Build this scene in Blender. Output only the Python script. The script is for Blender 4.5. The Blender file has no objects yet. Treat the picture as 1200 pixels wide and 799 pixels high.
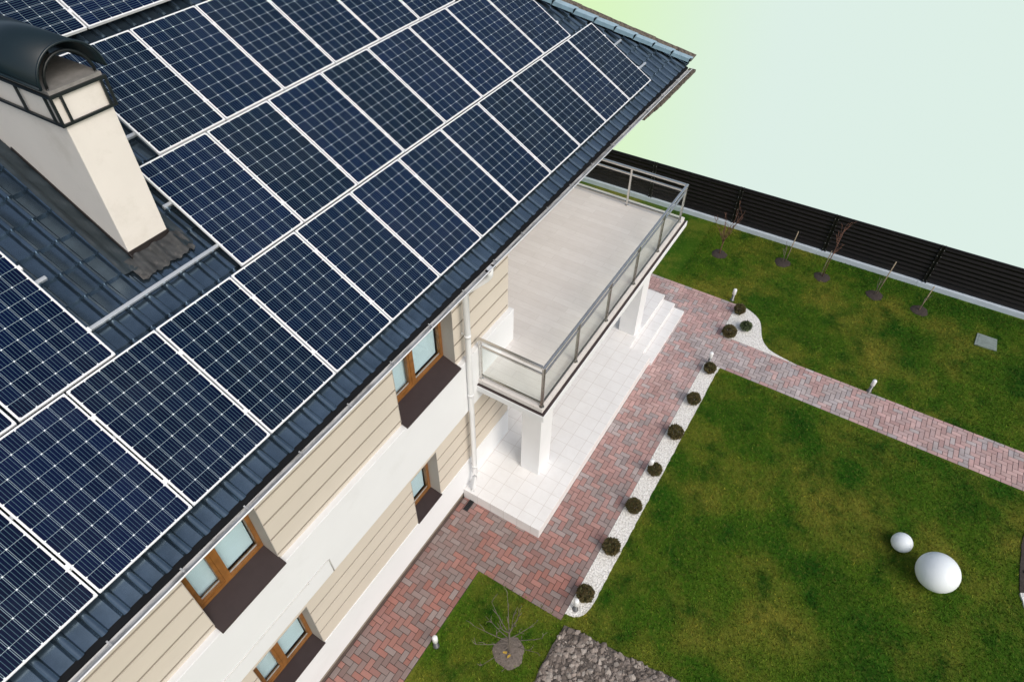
import bpy, bmesh, math, random
import numpy as np
from mathutils import Matrix, Vector

random.seed(7)
rng = np.random.default_rng(11)
SC = bpy.context.scene
COL = SC.collection

# ------------------------------------------------------------------ camera
# coordinates in this script: x along the eave, o outward from the house towards the garden, z up
# (blender y = -o)
cam_d = bpy.data.cameras.new('camera')
cam = bpy.data.objects.new('camera', cam_d)
COL.objects.link(cam)
cam_d.sensor_width = 36.0
cam_d.lens = 780.32 / 1200.0 * 36.0
cam_d.clip_start = 0.05
cam_d.clip_end = 2000.0
_R = [[0.5215950704774013, 0.85314639963915, 0.00893326572036579],
      [-0.6037195959560369, 0.3764590226449398, -0.7027099356974371],
      [0.6028774601130436, -0.36113685086400754, -0.7114203701298363]]
_r = Vector((_R[0][0], -_R[0][1], _R[0][2]))
_d = Vector((_R[1][0], -_R[1][1], _R[1][2]))
_f = Vector((_R[2][0], -_R[2][1], _R[2][2]))
_m = Matrix((( _r.x, -_d.x, -_f.x, -0.288), (_r.y, -_d.y, -_f.y, -4.2756), (_r.z, -_d.z, -_f.z, 11.629), (0, 0, 0, 1)))
cam.matrix_world = _m
SC.camera = cam

# ------------------------------------------------------------------ world, sun, exposure
SUN_EL, SUN_ROT = math.radians(42), math.radians(199)
world = bpy.data.worlds.new('World')
SC.world = world
world.use_nodes = True
nt = world.node_tree
nt.nodes.clear()
w_out = nt.nodes.new('ShaderNodeOutputWorld')
bg = nt.nodes.new('ShaderNodeBackground')
bg.inputs['Strength'].default_value = 0.15
sky = nt.nodes.new('ShaderNodeTexSky')
sky.sky_type = 'NISHITA'
sky.sun_disc = False
sky.sun_elevation = SUN_EL
sky.sun_rotation = SUN_ROT
sky.air_density = 1.3
sky.dust_density = 4.0
hs = nt.nodes.new('ShaderNodeHueSaturation')
hs.inputs['Saturation'].default_value = 0.75
nt.links.new(sky.outputs[0], hs.inputs['Color'])
nt.links.new(hs.outputs[0], bg.inputs['Color'])
# plain pale backdrop gradient below the skyline, greener towards the hip of the roof
bg2 = nt.nodes.new('ShaderNodeBackground')
tc = nt.nodes.new('ShaderNodeTexCoord')
sp = nt.nodes.new('ShaderNodeSeparateXYZ')
nt.links.new(tc.outputs['Generated'], sp.inputs[0])
at = nt.nodes.new('ShaderNodeMath'); at.operation = 'ARCTAN2'
nt.links.new(sp.outputs['Y'], at.inputs[0]); nt.links.new(sp.outputs['X'], at.inputs[1])
mr = nt.nodes.new('ShaderNodeMapRange'); mr.interpolation_type = 'SMOOTHSTEP'
mr.inputs['From Min'].default_value = math.radians(8); mr.inputs['From Max'].default_value = math.radians(29)
nt.links.new(at.outputs[0], mr.inputs['Value'])
mx = nt.nodes.new('ShaderNodeMixRGB')
mx.inputs['Color1'].default_value = (0.722, 0.862, 0.796, 1)
mx.inputs['Color2'].default_value = (0.70, 0.93, 0.50, 1)
nt.links.new(mr.outputs[0], mx.inputs['Fac'])
nt.links.new(mx.outputs[0], bg2.inputs['Color'])
bg2.inputs['Strength'].default_value = 1.0
hz = nt.nodes.new('ShaderNodeMapRange')
hz.inputs['From Min'].default_value = -0.12; hz.inputs['From Max'].default_value = 0.06
nt.links.new(sp.outputs['Z'], hz.inputs['Value'])
mxs = nt.nodes.new('ShaderNodeMixShader')
nt.links.new(hz.outputs[0], mxs.inputs['Fac'])
nt.links.new(bg2.outputs[0], mxs.inputs[1]); nt.links.new(bg.outputs[0], mxs.inputs[2])
nt.links.new(mxs.outputs[0], w_out.inputs['Surface'])

sun_d = bpy.data.lights.new('sun', 'SUN')
sun = bpy.data.objects.new('sun', sun_d)
COL.objects.link(sun)
sun_d.energy = 1.1
sun_d.angle = math.radians(32)
sun_d.color = (1.0, 0.985, 0.965)
# azimuth: the soft light comes from the garden side, a little from the right
_az = SUN_ROT
_sd = Vector((math.sin(_az) * math.cos(SUN_EL), math.cos(_az) * math.cos(SUN_EL), math.sin(SUN_EL)))
sun.rotation_euler = _sd.to_track_quat('Z', 'Y').to_euler()

SC.view_settings.view_transform = 'Standard'
SC.view_settings.look = 'None'
SC.view_settings.exposure = 0.0
SC.view_settings.gamma = 1.0
SC.view_settings.use_curve_mapping = False

# ------------------------------------------------------------------ helpers
def P(x, o, z):
    return (x, -o, z)


class MB:
    """collects shapes into one mesh"""
    def __init__(self):
        self.v = []; self.f = []; self.smooth = []

    def face(self, pts, smooth=False):
        n = len(self.v)
        self.v += [P(*p) for p in pts]
        self.f.append(list(range(n, n + len(pts)))); self.smooth.append(smooth)

    def box(self, x0, x1, o0, o1, z0, z1):
        n = len(self.v)
        for z in (z0, z1):
            for (x, o) in ((x0, o0), (x1, o0), (x1, o1), (x0, o1)):
                self.v.append(P(x, o, z))
        for q in ((0, 1, 2, 3), (4, 5, 6, 7), (0, 1, 5, 4), (1, 2, 6, 5), (2, 3, 7, 6), (3, 0, 4, 7)):
            self.f.append([n + k for k in q]); self.smooth.append(False)
        return self

    def obox(self, org, a, b, c, la, lb, lc):
        """box from corner org along (x,o,z) unit axes a,b,c"""
        org = Vector(org); a = Vector(a) * la; b = Vector(b) * lb; c = Vector(c) * lc
        n = len(self.v)
        for k in (Vector((0, 0, 0)), c):
            for q in (org, org + a, org + a + b, org + b):
                self.v.append(P(*(q + k)))
        for q in ((0, 1, 2, 3), (4, 5, 6, 7), (0, 1, 5, 4), (1, 2, 6, 5), (2, 3, 7, 6), (3, 0, 4, 7)):
            self.f.append([n + k for k in q]); self.smooth.append(False)
        return self

    def prism(self, poly, z0, z1):
        n = len(self.v); m = len(poly)
        for z in (z0, z1):
            for (x, o) in poly: self.v.append(P(x, o, z))
        self.f.append([n + k for k in range(m)]); self.f.append([n + m + k for k in range(m)])
        self.smooth += [False, False]
        for k in range(m):
            self.f.append([n + k, n + (k + 1) % m, n + m + (k + 1) % m, n + m + k]); self.smooth.append(False)
        return self

    def tube(self, pts, rad, seg=8, caps=True):
        """tapered tube through points; rad = number or list"""
        pts = [Vector(P(*p)) for p in pts]
        if not isinstance(rad, (list, tuple)): rad = [rad] * len(pts)
        n = len(self.v)
        ref = Vector((0.31, 0.17, 0.93))
        for i, p in enumerate(pts):
            t = (pts[min(i + 1, len(pts) - 1)] - pts[max(i - 1, 0)])
            if t.length < 1e-9: t = Vector((0, 0, 1))
            t.normalize()
            u = t.cross(ref)
            if u.length < 1e-3: u = t.cross(Vector((1, 0, 0)))
            u.normalize(); w = t.cross(u)
            for k in range(seg):
                a = 2 * math.pi * k / seg
                self.v.append(tuple(p + (u * math.cos(a) + w * math.sin(a)) * rad[i]))
        for i in range(len(pts) - 1):
            for k in range(seg):
                a = n + i * seg + k; b = n + i * seg + (k + 1) % seg
                self.f.append([a, b, b + seg, a + seg]); self.smooth.append(True)
        if caps:
            self.f.append([n + k for k in range(seg)]); self.smooth.append(False)
            e = n + (len(pts) - 1) * seg
            self.f.append([e + k for k in range(seg)]); self.smooth.append(False)
        return self

    def lathe(self, cx, co, prof, seg=24):
        """prof = [(r,z)...]"""
        n = len(self.v)
        for (r, z) in prof:
            for k in range(seg):
                a = 2 * math.pi * k / seg
                self.v.append(P(cx + r * math.cos(a), co + r * math.sin(a), z))
        for i in range(len(prof) - 1):
            for k in range(seg):
                a = n + i * seg + k; b = n + i * seg + (k + 1) % seg
                self.f.append([a, b, b + seg, a + seg]); self.smooth.append(True)
        for e in (0, len(prof) - 1):
            if prof[e][0] > 1e-4:
                self.f.append([n + e * seg + k for k in range(seg)]); self.smooth.append(False)
        return self

    def build(self, name, mat, parent=None, bevel=0.0, loc=None, normals=True):
        me = bpy.data.meshes.new(name)
        me.from_pydata(self.v, [], self.f)
        me.polygons.foreach_set('use_smooth', self.smooth)
        if normals:
            bm = bmesh.new(); bm.from_mesh(me)
            bmesh.ops.remove_doubles(bm, verts=bm.verts, dist=1e-6)
            bmesh.ops.recalc_face_normals(bm, faces=bm.faces)
            bm.to_mesh(me); bm.free()
        me.materials.append(mat)
        ob = bpy.data.objects.new(name, me)
        COL.objects.link(ob)
        if parent is not None: ob.parent = parent
        if loc is not None: ob.location = P(*loc)
        if bevel > 0:
            md = ob.modifiers.new('bevel', 'BEVEL'); md.width = bevel; md.segments = 2
            md.limit_method = 'ANGLE'
        return ob


def empty(name, loc=(0, 0, 0), rot=None):
    e = bpy.data.objects.new(name, None)
    COL.objects.link(e)
    e.empty_display_size = 0.2
    e.location = P(*loc)
    if rot is not None: e.rotation_euler = rot
    return e


def tag(o, label=None, cat=None, group=None, kind=None):
    if label: o['label'] = label
    if cat: o['category'] = cat
    if group: o['group'] = group
    if kind: o['kind'] = kind
    return o


def copy_tree(o, parent=None):
    c = o.copy(); COL.objects.link(c)
    if parent is not None: c.parent = parent
    for ch in [q for q in bpy.data.objects if q.parent == o]:
        copy_tree(ch, c)
    return c


# ------------------------------------------------------------------ materials
def mat_base(name):
    m = bpy.data.materials.new(name); m.use_nodes = True
    t = m.node_tree
    return m, t, t.nodes['Principled BSDF']


def N(t, kind, **kw):
    n = t.nodes.new(kind)
    for k, v in kw.items():
        if k in ('operation', 'blend_type', 'interpolation_type', 'feature', 'noise_dimensions', 'data_type', 'attribute_name', 'distance'):
            setattr(n, k, v)
        else:
            n.inputs[k].default_value = v
    return n


def rgb(c): return (c[0], c[1], c[2], 1.0)


def noise(t, scale, detail=4.0, rough=0.55, coord=None, stretch=None):
    if coord is None:
        g = t.nodes.new('ShaderNodeNewGeometry'); coord = g.outputs['Position']
    if stretch:
        mp = t.nodes.new('ShaderNodeMapping'); mp.inputs['Scale'].default_value = stretch
        t.links.new(coord, mp.inputs['Vector']); coord = mp.outputs[0]
    n = t.nodes.new('ShaderNodeTexNoise')
    n.inputs['Scale'].default_value = scale; n.inputs['Detail'].default_value = detail
    n.inputs['Roughness'].default_value = rough
    t.links.new(coord, n.inputs['Vector'])
    return n.outputs['Fac']


def mixc(t, fac, a, b, blend='MIX'):
    m = t.nodes.new('ShaderNodeMixRGB'); m.blend_type = blend
    for sock, v in (('Fac', fac), ('Color1', a), ('Color2', b)):
        if isinstance(v, (tuple, list)): m.inputs[sock].default_value = rgb(v)
        elif isinstance(v, (int, float)): m.inputs[sock].default_value = v
        else: t.links.new(v, m.inputs[sock])
    return m.outputs[0]


def ramp(t, fac, lo, hi):
    m = t.nodes.new('ShaderNodeMapRange')
    m.inputs['From Min'].default_value = lo; m.inputs['From Max'].default_value = hi
    t.links.new(fac, m.inputs['Value'])
    return m.outputs[0]


def bump(t, bs, h, strength=0.3, dist=0.01):
    b = t.nodes.new('ShaderNodeBump'); b.inputs['Strength'].default_value = strength
    b.inputs['Distance'].default_value = dist
    t.links.new(h, b.inputs['Height']); t.links.new(b.outputs[0], bs.inputs['Normal'])


def plain(name, c, rough=0.6, metal=0.0, var=0.10, scale=3.0, bmp=0.0, bscale=80, spec=0.5, dirt=None, dlo=0.55, dhi=0.75, dscale=1.5, stretch=None):
    m, t, bs = mat_base(name)
    f = noise(t, scale, 5)
    c2 = tuple(x * (1 - var) for x in c)
    col = mixc(t, ramp(t, f, 0.3, 0.7), c, c2)
    if dirt is not None:
        d = noise(t, dscale, 8, 0.7, stretch=stretch)
        col = mixc(t, ramp(t, d, dlo, dhi), col, dirt)
    t.links.new(col, bs.inputs['Base Color'])
    bs.inputs['Roughness'].default_value = rough
    bs.inputs['Metallic'].default_value = metal
    bs.inputs['Specular IOR Level'].default_value = spec
    if bmp > 0: bump(t, bs, noise(t, bscale, 3), bmp, 0.004)
    return m


M = {}
M['beige'] = plain('beige_cladding', (0.645, 0.585, 0.505), 0.8, var=0.06, scale=1.2, bmp=0.15, bscale=250)
M['groove'] = plain('beige_groove', (0.27, 0.235, 0.19), 0.9)
M['white'] = plain('white_render', (0.785, 0.80, 0.82), 0.85, var=0.04, scale=1.0, bmp=0.12, bscale=300, dirt=(0.70, 0.71, 0.72), dlo=0.55, dhi=0.85)
M['white_col'] = plain('white_column_render', (0.80, 0.81, 0.82), 0.8, var=0.03, bmp=0.1, bscale=300)
M['reveal'] = plain('grey_reveal', (0.42, 0.385, 0.35), 0.85, var=0.05)
M['plinth'] = plain('brown_plinth', (0.14, 0.10, 0.085), 0.8, var=0.35, scale=6, bmp=0.3)
M['sill'] = plain('dark_brown_sill', (0.040, 0.026, 0.026), 0.45, var=0.2, scale=8)
M['frame'] = plain('golden_oak_frame', (0.30, 0.125, 0.030), 0.4, var=0.4, scale=9, stretch=None)
M['pvc'] = plain('white_pvc', (0.80, 0.81, 0.82), 0.35, var=0.05)
M['gutter'] = plain('weathered_white_gutter', (0.62, 0.62, 0.61), 0.45, var=0.15, dirt=(0.12, 0.115, 0.105), dlo=0.45, dhi=0.68, dscale=5.0, stretch=(0.7, 6.0, 6.0))
M['drip'] = plain('black_drip_edge', (0.010, 0.011, 0.013), 0.75, var=0.3, spec=0.15)
M['soffit'] = plain('soffit_board', (0.42, 0.40, 0.37), 0.8)
M['alu'] = plain('white_aluminium', (0.80, 0.81, 0.82), 0.35, metal=0.0, var=0.04, scale=5)
M['rail'] = plain('grey_aluminium', (0.62, 0.65, 0.67), 0.35, metal=0.6, var=0.1)
M['chrome'] = plain('stainless_steel', (0.74, 0.725, 0.70), 0.24, metal=0.9, var=0.15, scale=12)
M['dark_reflect_steel'] = plain('dark_reflect_steel', (0.46, 0.44, 0.40), 0.20, metal=0.9, var=0.3, scale=9)  # same stainless steel, with dark reflections put into its colour
M['chim'] = plain('cream_chimney_render', (0.78, 0.735, 0.68), 0.85, var=0.05, scale=2.5, bmp=0.12, bscale=200, dirt=(0.60, 0.555, 0.49), dlo=0.55, dhi=0.85)
M['cap'] = plain('dark_teal_cap', (0.007, 0.017, 0.022), 0.30, metal=0.0, var=0.3, scale=2.0)
M['cage'] = plain('dark_cage_metal', (0.010, 0.014, 0.016), 0.4, var=0.3)
M['concrete'] = plain('grey_concrete', (0.26, 0.25, 0.235), 0.9, var=0.25, scale=14, bmp=0.3)
M['flash'] = plain('lead_flashing', (0.060, 0.062, 0.062), 0.5, metal=0.2, var=0.45, scale=7, bmp=0.6, bscale=14, dirt=(0.17, 0.155, 0.14), dlo=0.52, dhi=0.72, dscale=5)
M['side_flash'] = plain('dark_blue_flashing', (0.022, 0.034, 0.042), 0.42, var=0.4, scale=5, bmp=0.4, bscale=12)
M['apron'] = plain('dark_brown_apron', (0.028, 0.022, 0.022), 0.45, var=0.3)
M['brown_edge'] = plain('brown_grit_edge', (0.165, 0.135, 0.105), 0.95, var=0.5, scale=40, bmp=0.8, bscale=60, dirt=(0.035, 0.028, 0.024), dlo=0.48, dhi=0.6, dscale=18)
M['fence'] = plain('black_brown_fence', (0.0085, 0.0062, 0.0065), 0.5, var=0.4, scale=3, spec=0.3)
M['fence_post'] = plain('dark_fence_post', (0.014, 0.012, 0.012), 0.42, var=0.3)
M['curb'] = plain('pale_blue_curb', (0.58, 0.66, 0.74), 0.8, var=0.12, scale=4, bmp=0.1)
M['cable'] = plain('white_cable', (0.62, 0.615, 0.60), 0.6)
M['globe'] = plain('white_globe', (0.84, 0.89, 0.91), 0.45, var=0.03, scale=3)
M['lamp_white'] = plain('white_lamp_head', (0.85, 0.86, 0.86), 0.4, var=0.03)
M['lamp_grey'] = plain('grey_lamp_post', (0.16, 0.165, 0.17), 0.35, metal=0.6)
M['hatch'] = plain('grey_green_hatch', (0.24, 0.29, 0.27), 0.7, var=0.3, scale=14, bmp=0.3)
M['drain'] = plain('dark_drain', (0.022, 0.025, 0.027), 0.6)
M['bark'] = plain('grey_brown_bark', (0.19, 0.16, 0.135), 0.85, var=0.4, scale=30)
M['red_bark'] = plain('reddish_twig_bark', (0.20, 0.095, 0.065), 0.8, var=0.4, scale=30)
M['stake'] = plain('pale_stake_wood', (0.36, 0.29, 0.20), 0.8, var=0.3, scale=30)
M['sheen_backing'] = plain('pale_sheen_backing', (0.78, 0.90, 0.93), 0.8, var=0.05)  # pale sky sheen of the panes put into this colour
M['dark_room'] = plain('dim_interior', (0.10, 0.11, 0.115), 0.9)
M['clay_leaf'] = plain('yellow_fallen_leaf', (0.55, 0.36, 0.05), 0.7, var=0.4, scale=30)


def mat_glass(name, tint, gloss_rough=0.02, base=0.08):
    m = bpy.data.materials.new(name); m.use_nodes = True
    t = m.node_tree; t.nodes.clear()
    out = t.nodes.new('ShaderNodeOutputMaterial')
    tr = t.nodes.new('ShaderNodeBsdfTransparent'); tr.inputs[0].default_value = rgb(tint)
    gl = t.nodes.new('ShaderNodeBsdfGlossy'); gl.inputs['Roughness'].default_value = gloss_rough
    fr = t.nodes.new('ShaderNodeLayerWeight'); fr.inputs['Blend'].default_value = 0.5
    pw = t.nodes.new('ShaderNodeMath'); pw.operation = 'POWER'; pw.inputs[1].default_value = 5.0
    t.links.new(fr.outputs['Facing'], pw.inputs[0])
    ad = t.nodes.new('ShaderNodeMath'); ad.operation = 'MULTIPLY_ADD'; ad.inputs[1].default_value = 0.22; ad.inputs[2].default_value = base
    t.links.new(pw.outputs[0], ad.inputs[0])
    mx = t.nodes.new('ShaderNodeMixShader')
    t.links.new(ad.outputs[0], mx.inputs['Fac']); t.links.new(tr.outputs[0], mx.inputs[1]); t.links.new(gl.outputs[0], mx.inputs[2])
    t.links.new(mx.outputs[0], out.inputs['Surface'])
    return m


M['pane'] = mat_glass('window_glass', (0.90, 0.94, 0.955), 0.01, 0.035)
M['rail_glass'] = mat_glass('balcony_glass', (0.97, 0.985, 0.972), 0.01, 0.008)


def mat_tiles():
    m, t, bs = mat_base('blue_grey_metal_tile')
    f = noise(t, 2.2, 6, 0.65)
    col = mixc(t, ramp(t, f, 0.3, 0.72), (0.135, 0.195, 0.255), (0.055, 0.090, 0.125))
    s = noise(t, 60, 3, 0.7)
    col = mixc(t, ramp(t, s, 0.60, 0.85), col, (0.05, 0.07, 0.09))
    t.links.new(col, bs.inputs['Base Color'])
    r = N(t, 'ShaderNodeMapRange'); r.inputs['To Min'].default_value = 0.14; r.inputs['To Max'].default_value = 0.26
    t.links.new(f, r.inputs['Value']); t.links.new(r.outputs[0], bs.inputs['Roughness'])
    bs.inputs['Specular IOR Level'].default_value = 1.0
    bs.inputs['Coat Weight'].default_value = 0.6
    bs.inputs['Coat Roughness'].default_value = 0.14
    bs.inputs['Metallic'].default_value = 0.85
    bump(t, bs, noise(t, 140, 3), 0.10, 0.002)
    return m


M['tile'] = mat_tiles()
M['hip'] = plain('blue_hip_cap', (0.22, 0.34, 0.43), 0.35, var=0.25, scale=8)


def mth(t, op, a, b=None, c=None):
    n = t.nodes.new('ShaderNodeMath'); n.operation = op
    for i, v in enumerate((a, b, c)):
        if v is None: continue
        if isinstance(v, (int, float)): n.inputs[i].default_value = v
        else: t.links.new(v, n.inputs[i])
    return n.outputs[0]


def mat_cells():
    """mono cells: uv counts cells (u across the six, v along the ten)"""
    m, t, bs = mat_base('solar_cells')
    uv = t.nodes.new('ShaderNodeUVMap'); uv.uv_map = 'UVMap'
    s = t.nodes.new('ShaderNodeSeparateXYZ'); t.links.new(uv.outputs[0], s.inputs[0])
    fu = mth(t, 'FRACT', s.outputs['X']); fv = mth(t, 'FRACT', s.outputs['Y'])
    du = mth(t, 'ABSOLUTE', mth(t, 'SUBTRACT', fu, 0.5))      # 0 centre .. 0.5 edge
    dv = mth(t, 'ABSOLUTE', mth(t, 'SUBTRACT', fv, 0.5))
    eu = mth(t, 'SUBTRACT', 0.5, du); ev = mth(t, 'SUBTRACT', 0.5, dv)
    gap_v = mth(t, 'LESS_THAN', ev, 0.011)
    # between columns: two fine lines close together
    gap_u = mth(t, 'LESS_THAN', mth(t, 'ABSOLUTE', mth(t, 'SUBTRACT', eu, 0.040)), 0.012)
    inb = mth(t, 'MULTIPLY', mth(t, 'GREATER_THAN', s.outputs['X'], 0.3), mth(t, 'LESS_THAN', s.outputs['X'], 5.7))
    inv_ = mth(t, 'MULTIPLY', mth(t, 'GREATER_THAN', s.outputs['Y'], 0.3), mth(t, 'LESS_THAN', s.outputs['Y'], 9.7))
    gap_u = mth(t, 'MULTIPLY', gap_u, inb); gap_v = mth(t, 'MULTIPLY', gap_v, inv_)
    dia = mth(t, 'LESS_THAN', mth(t, 'ADD', eu, ev), 0.058)
    # busbars
    b4 = mth(t, 'FRACT', mth(t, 'MULTIPLY', fu, 5.0))
    bb = mth(t, 'LESS_THAN', mth(t, 'SUBTRACT', 0.5, mth(t, 'ABSOLUTE', mth(t, 'SUBTRACT', b4, 0.5))), 0.062)
    inner = mth(t, 'GREATER_THAN', eu, 0.09)
    bb = mth(t, 'MULTIPLY', bb, inner)
    # cell tone, one shade per cell
    fl = t.nodes.new('ShaderNodeVectorMath'); fl.operation = 'FLOOR'; t.links.new(uv.outputs[0], fl.inputs[0])
    oi = t.nodes.new('ShaderNodeObjectInfo')
    ad = t.nodes.new('ShaderNodeVectorMath'); ad.operation = 'ADD'
    cm = t.nodes.new('ShaderNodeCombineXYZ')
    t.links.new(mth(t, 'MULTIPLY', oi.outputs['Random'], 91.7), cm.inputs[2])
    t.links.new(fl.outputs[0], ad.inputs[0]); t.links.new(cm.outputs[0], ad.inputs[1])
    wn = t.nodes.new('ShaderNodeTexWhiteNoise'); wn.noise_dimensions = '3D'; t.links.new(ad.outputs[0], wn.inputs['Vector'])
    base = mixc(t, wn.outputs['Value'], (0.0005, 0.0035, 0.020), (0.0014, 0.0062, 0.031))
    pt = mixc(t, oi.outputs['Random'], (0.55, 0.75, 0.70), (1.5, 1.2, 1.25))
    base = mixc(t, 1.0, base, pt, 'MULTIPLY')
    col = mixc(t, mth(t, 'MULTIPLY', bb, 0.62), base, (0.10, 0.185, 0.235))
    col = mixc(t, mth(t, 'MULTIPLY', gap_u, 0.9), col, (0.25, 0.335, 0.39))
    col = mixc(t, gap_v, col, (0.33, 0.41, 0.46))
    col = mixc(t, dia, col, (0.80, 0.85, 0.87))
    dust = noise(t, 1.1, 6, 0.65)
    col = mixc(t, mth(t, 'MULTIPLY', ramp(t, dust, 0.45, 0.85), 0.03), col, (0.35, 0.36, 0.36))
    t.links.new(col, bs.inputs['Base Color'])
    bs.inputs['Roughness'].default_value = 0.14
    bs.inputs['Specular IOR Level'].default_value = 0.13
    return m


M['cells'] = mat_cells()


def grass_colour(t):
    big = noise(t, 0.42, 3, 0.55)
    mid = noise(t, 1.7, 4, 0.6)
    fine = noise(t, 14, 4, 0.65)
    vf = noise(t, 38, 4, 0.75)
    patch_ = noise(t, 0.62, 5, 0.62)
    c = mixc(t, ramp(t, big, 0.36, 0.64), (0.028, 0.096, 0.005), (0.066, 0.132, 0.008))
    c = mixc(t, mth(t, 'MULTIPLY', ramp(t, patch_, 0.46, 0.68), 0.90), c, (0.195, 0.190, 0.026))
    c = mixc(t, mth(t, 'MULTIPLY', ramp(t, mid, 0.47, 0.30), 0.85), c, (0.010, 0.060, 0.003))
    c = mixc(t, mth(t, 'MULTIPLY', ramp(t, patch_, 0.44, 0.28), 0.7), c, (0.008, 0.052, 0.003))
    c = mixc(t, mth(t, 'MULTIPLY', ramp(t, fine, 0.52, 0.75), 0.5), c, (0.215, 0.205, 0.045))
    c = mixc(t, mth(t, 'MULTIPLY', ramp(t, vf, 0.50, 0.34), 0.6), c, (0.010, 0.036, 0.003))
    return c, fine, vf


def mat_lawn():
    m, t, bs = mat_base('lawn_turf')
    c, fine, vf = grass_colour(t)
    t.links.new(c, bs.inputs['Base Color'])
    bs.inputs['Roughness'].default_value = 0.95
    bs.inputs['Specular IOR Level'].default_value = 0.1
    bump(t, bs, mth(t, 'ADD', vf, fine), 0.8, 0.03)
    return m


def mat_blades():
    m, t, bs = mat_base('grass_blades')
    c, fine, vf = grass_colour(t)
    at_ = t.nodes.new('ShaderNodeAttribute'); at_.attribute_name = 'tone'
    c = mixc(t, 1.0, c, at_.outputs['Color'], 'MULTIPLY')
    t.links.new(c, bs.inputs['Base Color'])
    bs.inputs['Roughness'].default_value = 0.75
    bs.inputs['Specular IOR Level'].default_value = 0.15
    return m


M['lawn'] = mat_lawn(); M['blades'] = mat_blades()


def mat_attr(name, rough=0.85, var=0.25, scale=25, bmp=0.3, bscale=90, dirt_c=(0.06, 0.055, 0.05)):
    m, t, bs = mat_base(name)
    a = t.nodes.new('ShaderNodeAttribute'); a.attribute_name = 'tone'
    f = noise(t, scale, 4, 0.65)
    c = mixc(t, mth(t, 'MULTIPLY', ramp(t, f, 0.35, 0.75), var), a.outputs['Color'], dirt_c)
    t.links.new(c, bs.inputs['Base Color'])
    bs.inputs['Roughness'].default_value = rough
    bs.inputs['Specular IOR Level'].default_value = 0.3
    bump(t, bs, noise(t, bscale, 3), bmp, 0.004)
    return m


M['paver'] = mat_attr('clay_pavers', 0.85, 0.45, 2.2, dirt_c=(0.20, 0.15, 0.135))
M['clod'] = mat_attr('grey_soil_clods', 0.95, 0.4, 12, 0.8, 40)
M['leaf'] = mat_attr('shrub_leaf', 0.7, 0.2)
M['joint'] = plain('dark_joint_sand', (0.055, 0.045, 0.04), 0.95, var=0.4, scale=12)
M['soil'] = plain('grey_soil', (0.135, 0.115, 0.10), 0.95, var=0.5, scale=9, bmp=1.0, bscale=22)
M['mulch'] = plain('dark_mulch', (0.055, 0.042, 0.036), 0.95, var=0.5, scale=25, bmp=1.0, bscale=45)
M['mulch_grey'] = plain('grey_chip_mulch', (0.20, 0.165, 0.14), 0.95, var=0.5, scale=30, bmp=1.0, bscale=45)
M['deep_ground'] = plain('earth', (0.08, 0.07, 0.05), 0.95)


def mat_gravel():
    m, t, bs = mat_base('white_gravel')
    g = t.nodes.new('ShaderNodeNewGeometry')
    v = t.nodes.new('ShaderNodeTexVoronoi'); v.inputs['Scale'].default_value = 32
    t.links.new(g.outputs['Position'], v.inputs['Vector'])
    s = t.nodes.new('ShaderNodeSeparateColor'); t.links.new(v.outputs['Color'], s.inputs[0])
    c = mixc(t, ramp(t, s.outputs[0], 0.0, 1.0), (0.74, 0.72, 0.68), (0.90, 0.89, 0.86))
    c = mixc(t, mth(t, 'MULTIPLY', ramp(t, v.outputs['Distance'], 0.45, 0.75), 0.6), c, (0.46, 0.44, 0.41))
    d = noise(t, 3.0, 6, 0.7)
    c = mixc(t, mth(t, 'MULTIPLY', ramp(t, d, 0.55, 0.8), 0.35), c, (0.56, 0.54, 0.50))
    t.links.new(c, bs.inputs['Base Color']); bs.inputs['Roughness'].default_value = 0.8
    inv = mth(t, 'SUBTRACT', 1.0, v.outputs['Distance'])
    bump(t, bs, inv, 0.8, 0.02)
    return m


M['gravel'] = mat_gravel()


def mat_brick_like(name, c1, c2, mortar, w, h, offset, msize, axis_swap, rough=0.5, spec=0.4, var=0.1, origin=(0, 0)):
    m, t, bs = mat_base(name)
    g = t.nodes.new('ShaderNodeNewGeometry')
    s = t.nodes.new('ShaderNodeSeparateXYZ'); t.links.new(g.outputs['Position'], s.inputs[0])
    cmb = t.nodes.new('ShaderNodeCombineXYZ')
    xx = mth(t, 'ADD', s.outputs['X'], -origin[0] + 100); yy = mth(t, 'ADD', s.outputs['Y'], origin[1] + 100)
    if axis_swap: t.links.new(yy, cmb.inputs[0]); t.links.new(xx, cmb.inputs[1])
    else: t.links.new(xx, cmb.inputs[0]); t.links.new(yy, cmb.inputs[1])
    b = t.nodes.new('ShaderNodeTexBrick')
    b.offset = offset; b.squash = 1.0
    b.inputs['Scale'].default_value = 1.0
    b.inputs['Brick Width'].default_value = w; b.inputs['Row Height'].default_value = h
    b.inputs['Mortar Size'].default_value = msize; b.inputs['Mortar Smooth'].default_value = 0.1
    b.inputs['Color1'].default_value = rgb(c1); b.inputs['Color2'].default_value = rgb(c2); b.inputs['Mortar'].default_value = rgb(mortar)
    t.links.new(cmb.outputs[0], b.inputs['Vector'])
    f = noise(t, 2.5, 6, 0.7)
    st = noise(t, 6, 5, 0.7, stretch=(6, 1, 1) if axis_swap else (1, 1, 1))
    c = mixc(t, mth(t, 'MULTIPLY', ramp(t, f, 0.4, 0.75), var), b.outputs['Color'], mortar)
    c = mixc(t, mth(t, 'MULTIPLY', ramp(t, st, 0.45, 0.75), var), c, mortar)
    t.links.new(c, bs.inputs['Base Color'])
    bs.inputs['Roughness'].default_value = rough; bs.inputs['Specular IOR Level'].default_value = spec
    bump(t, bs, mth(t, 'SUBTRACT', 1.0, b.outputs['Fac']), 0.4, 0.003)
    return m


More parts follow.
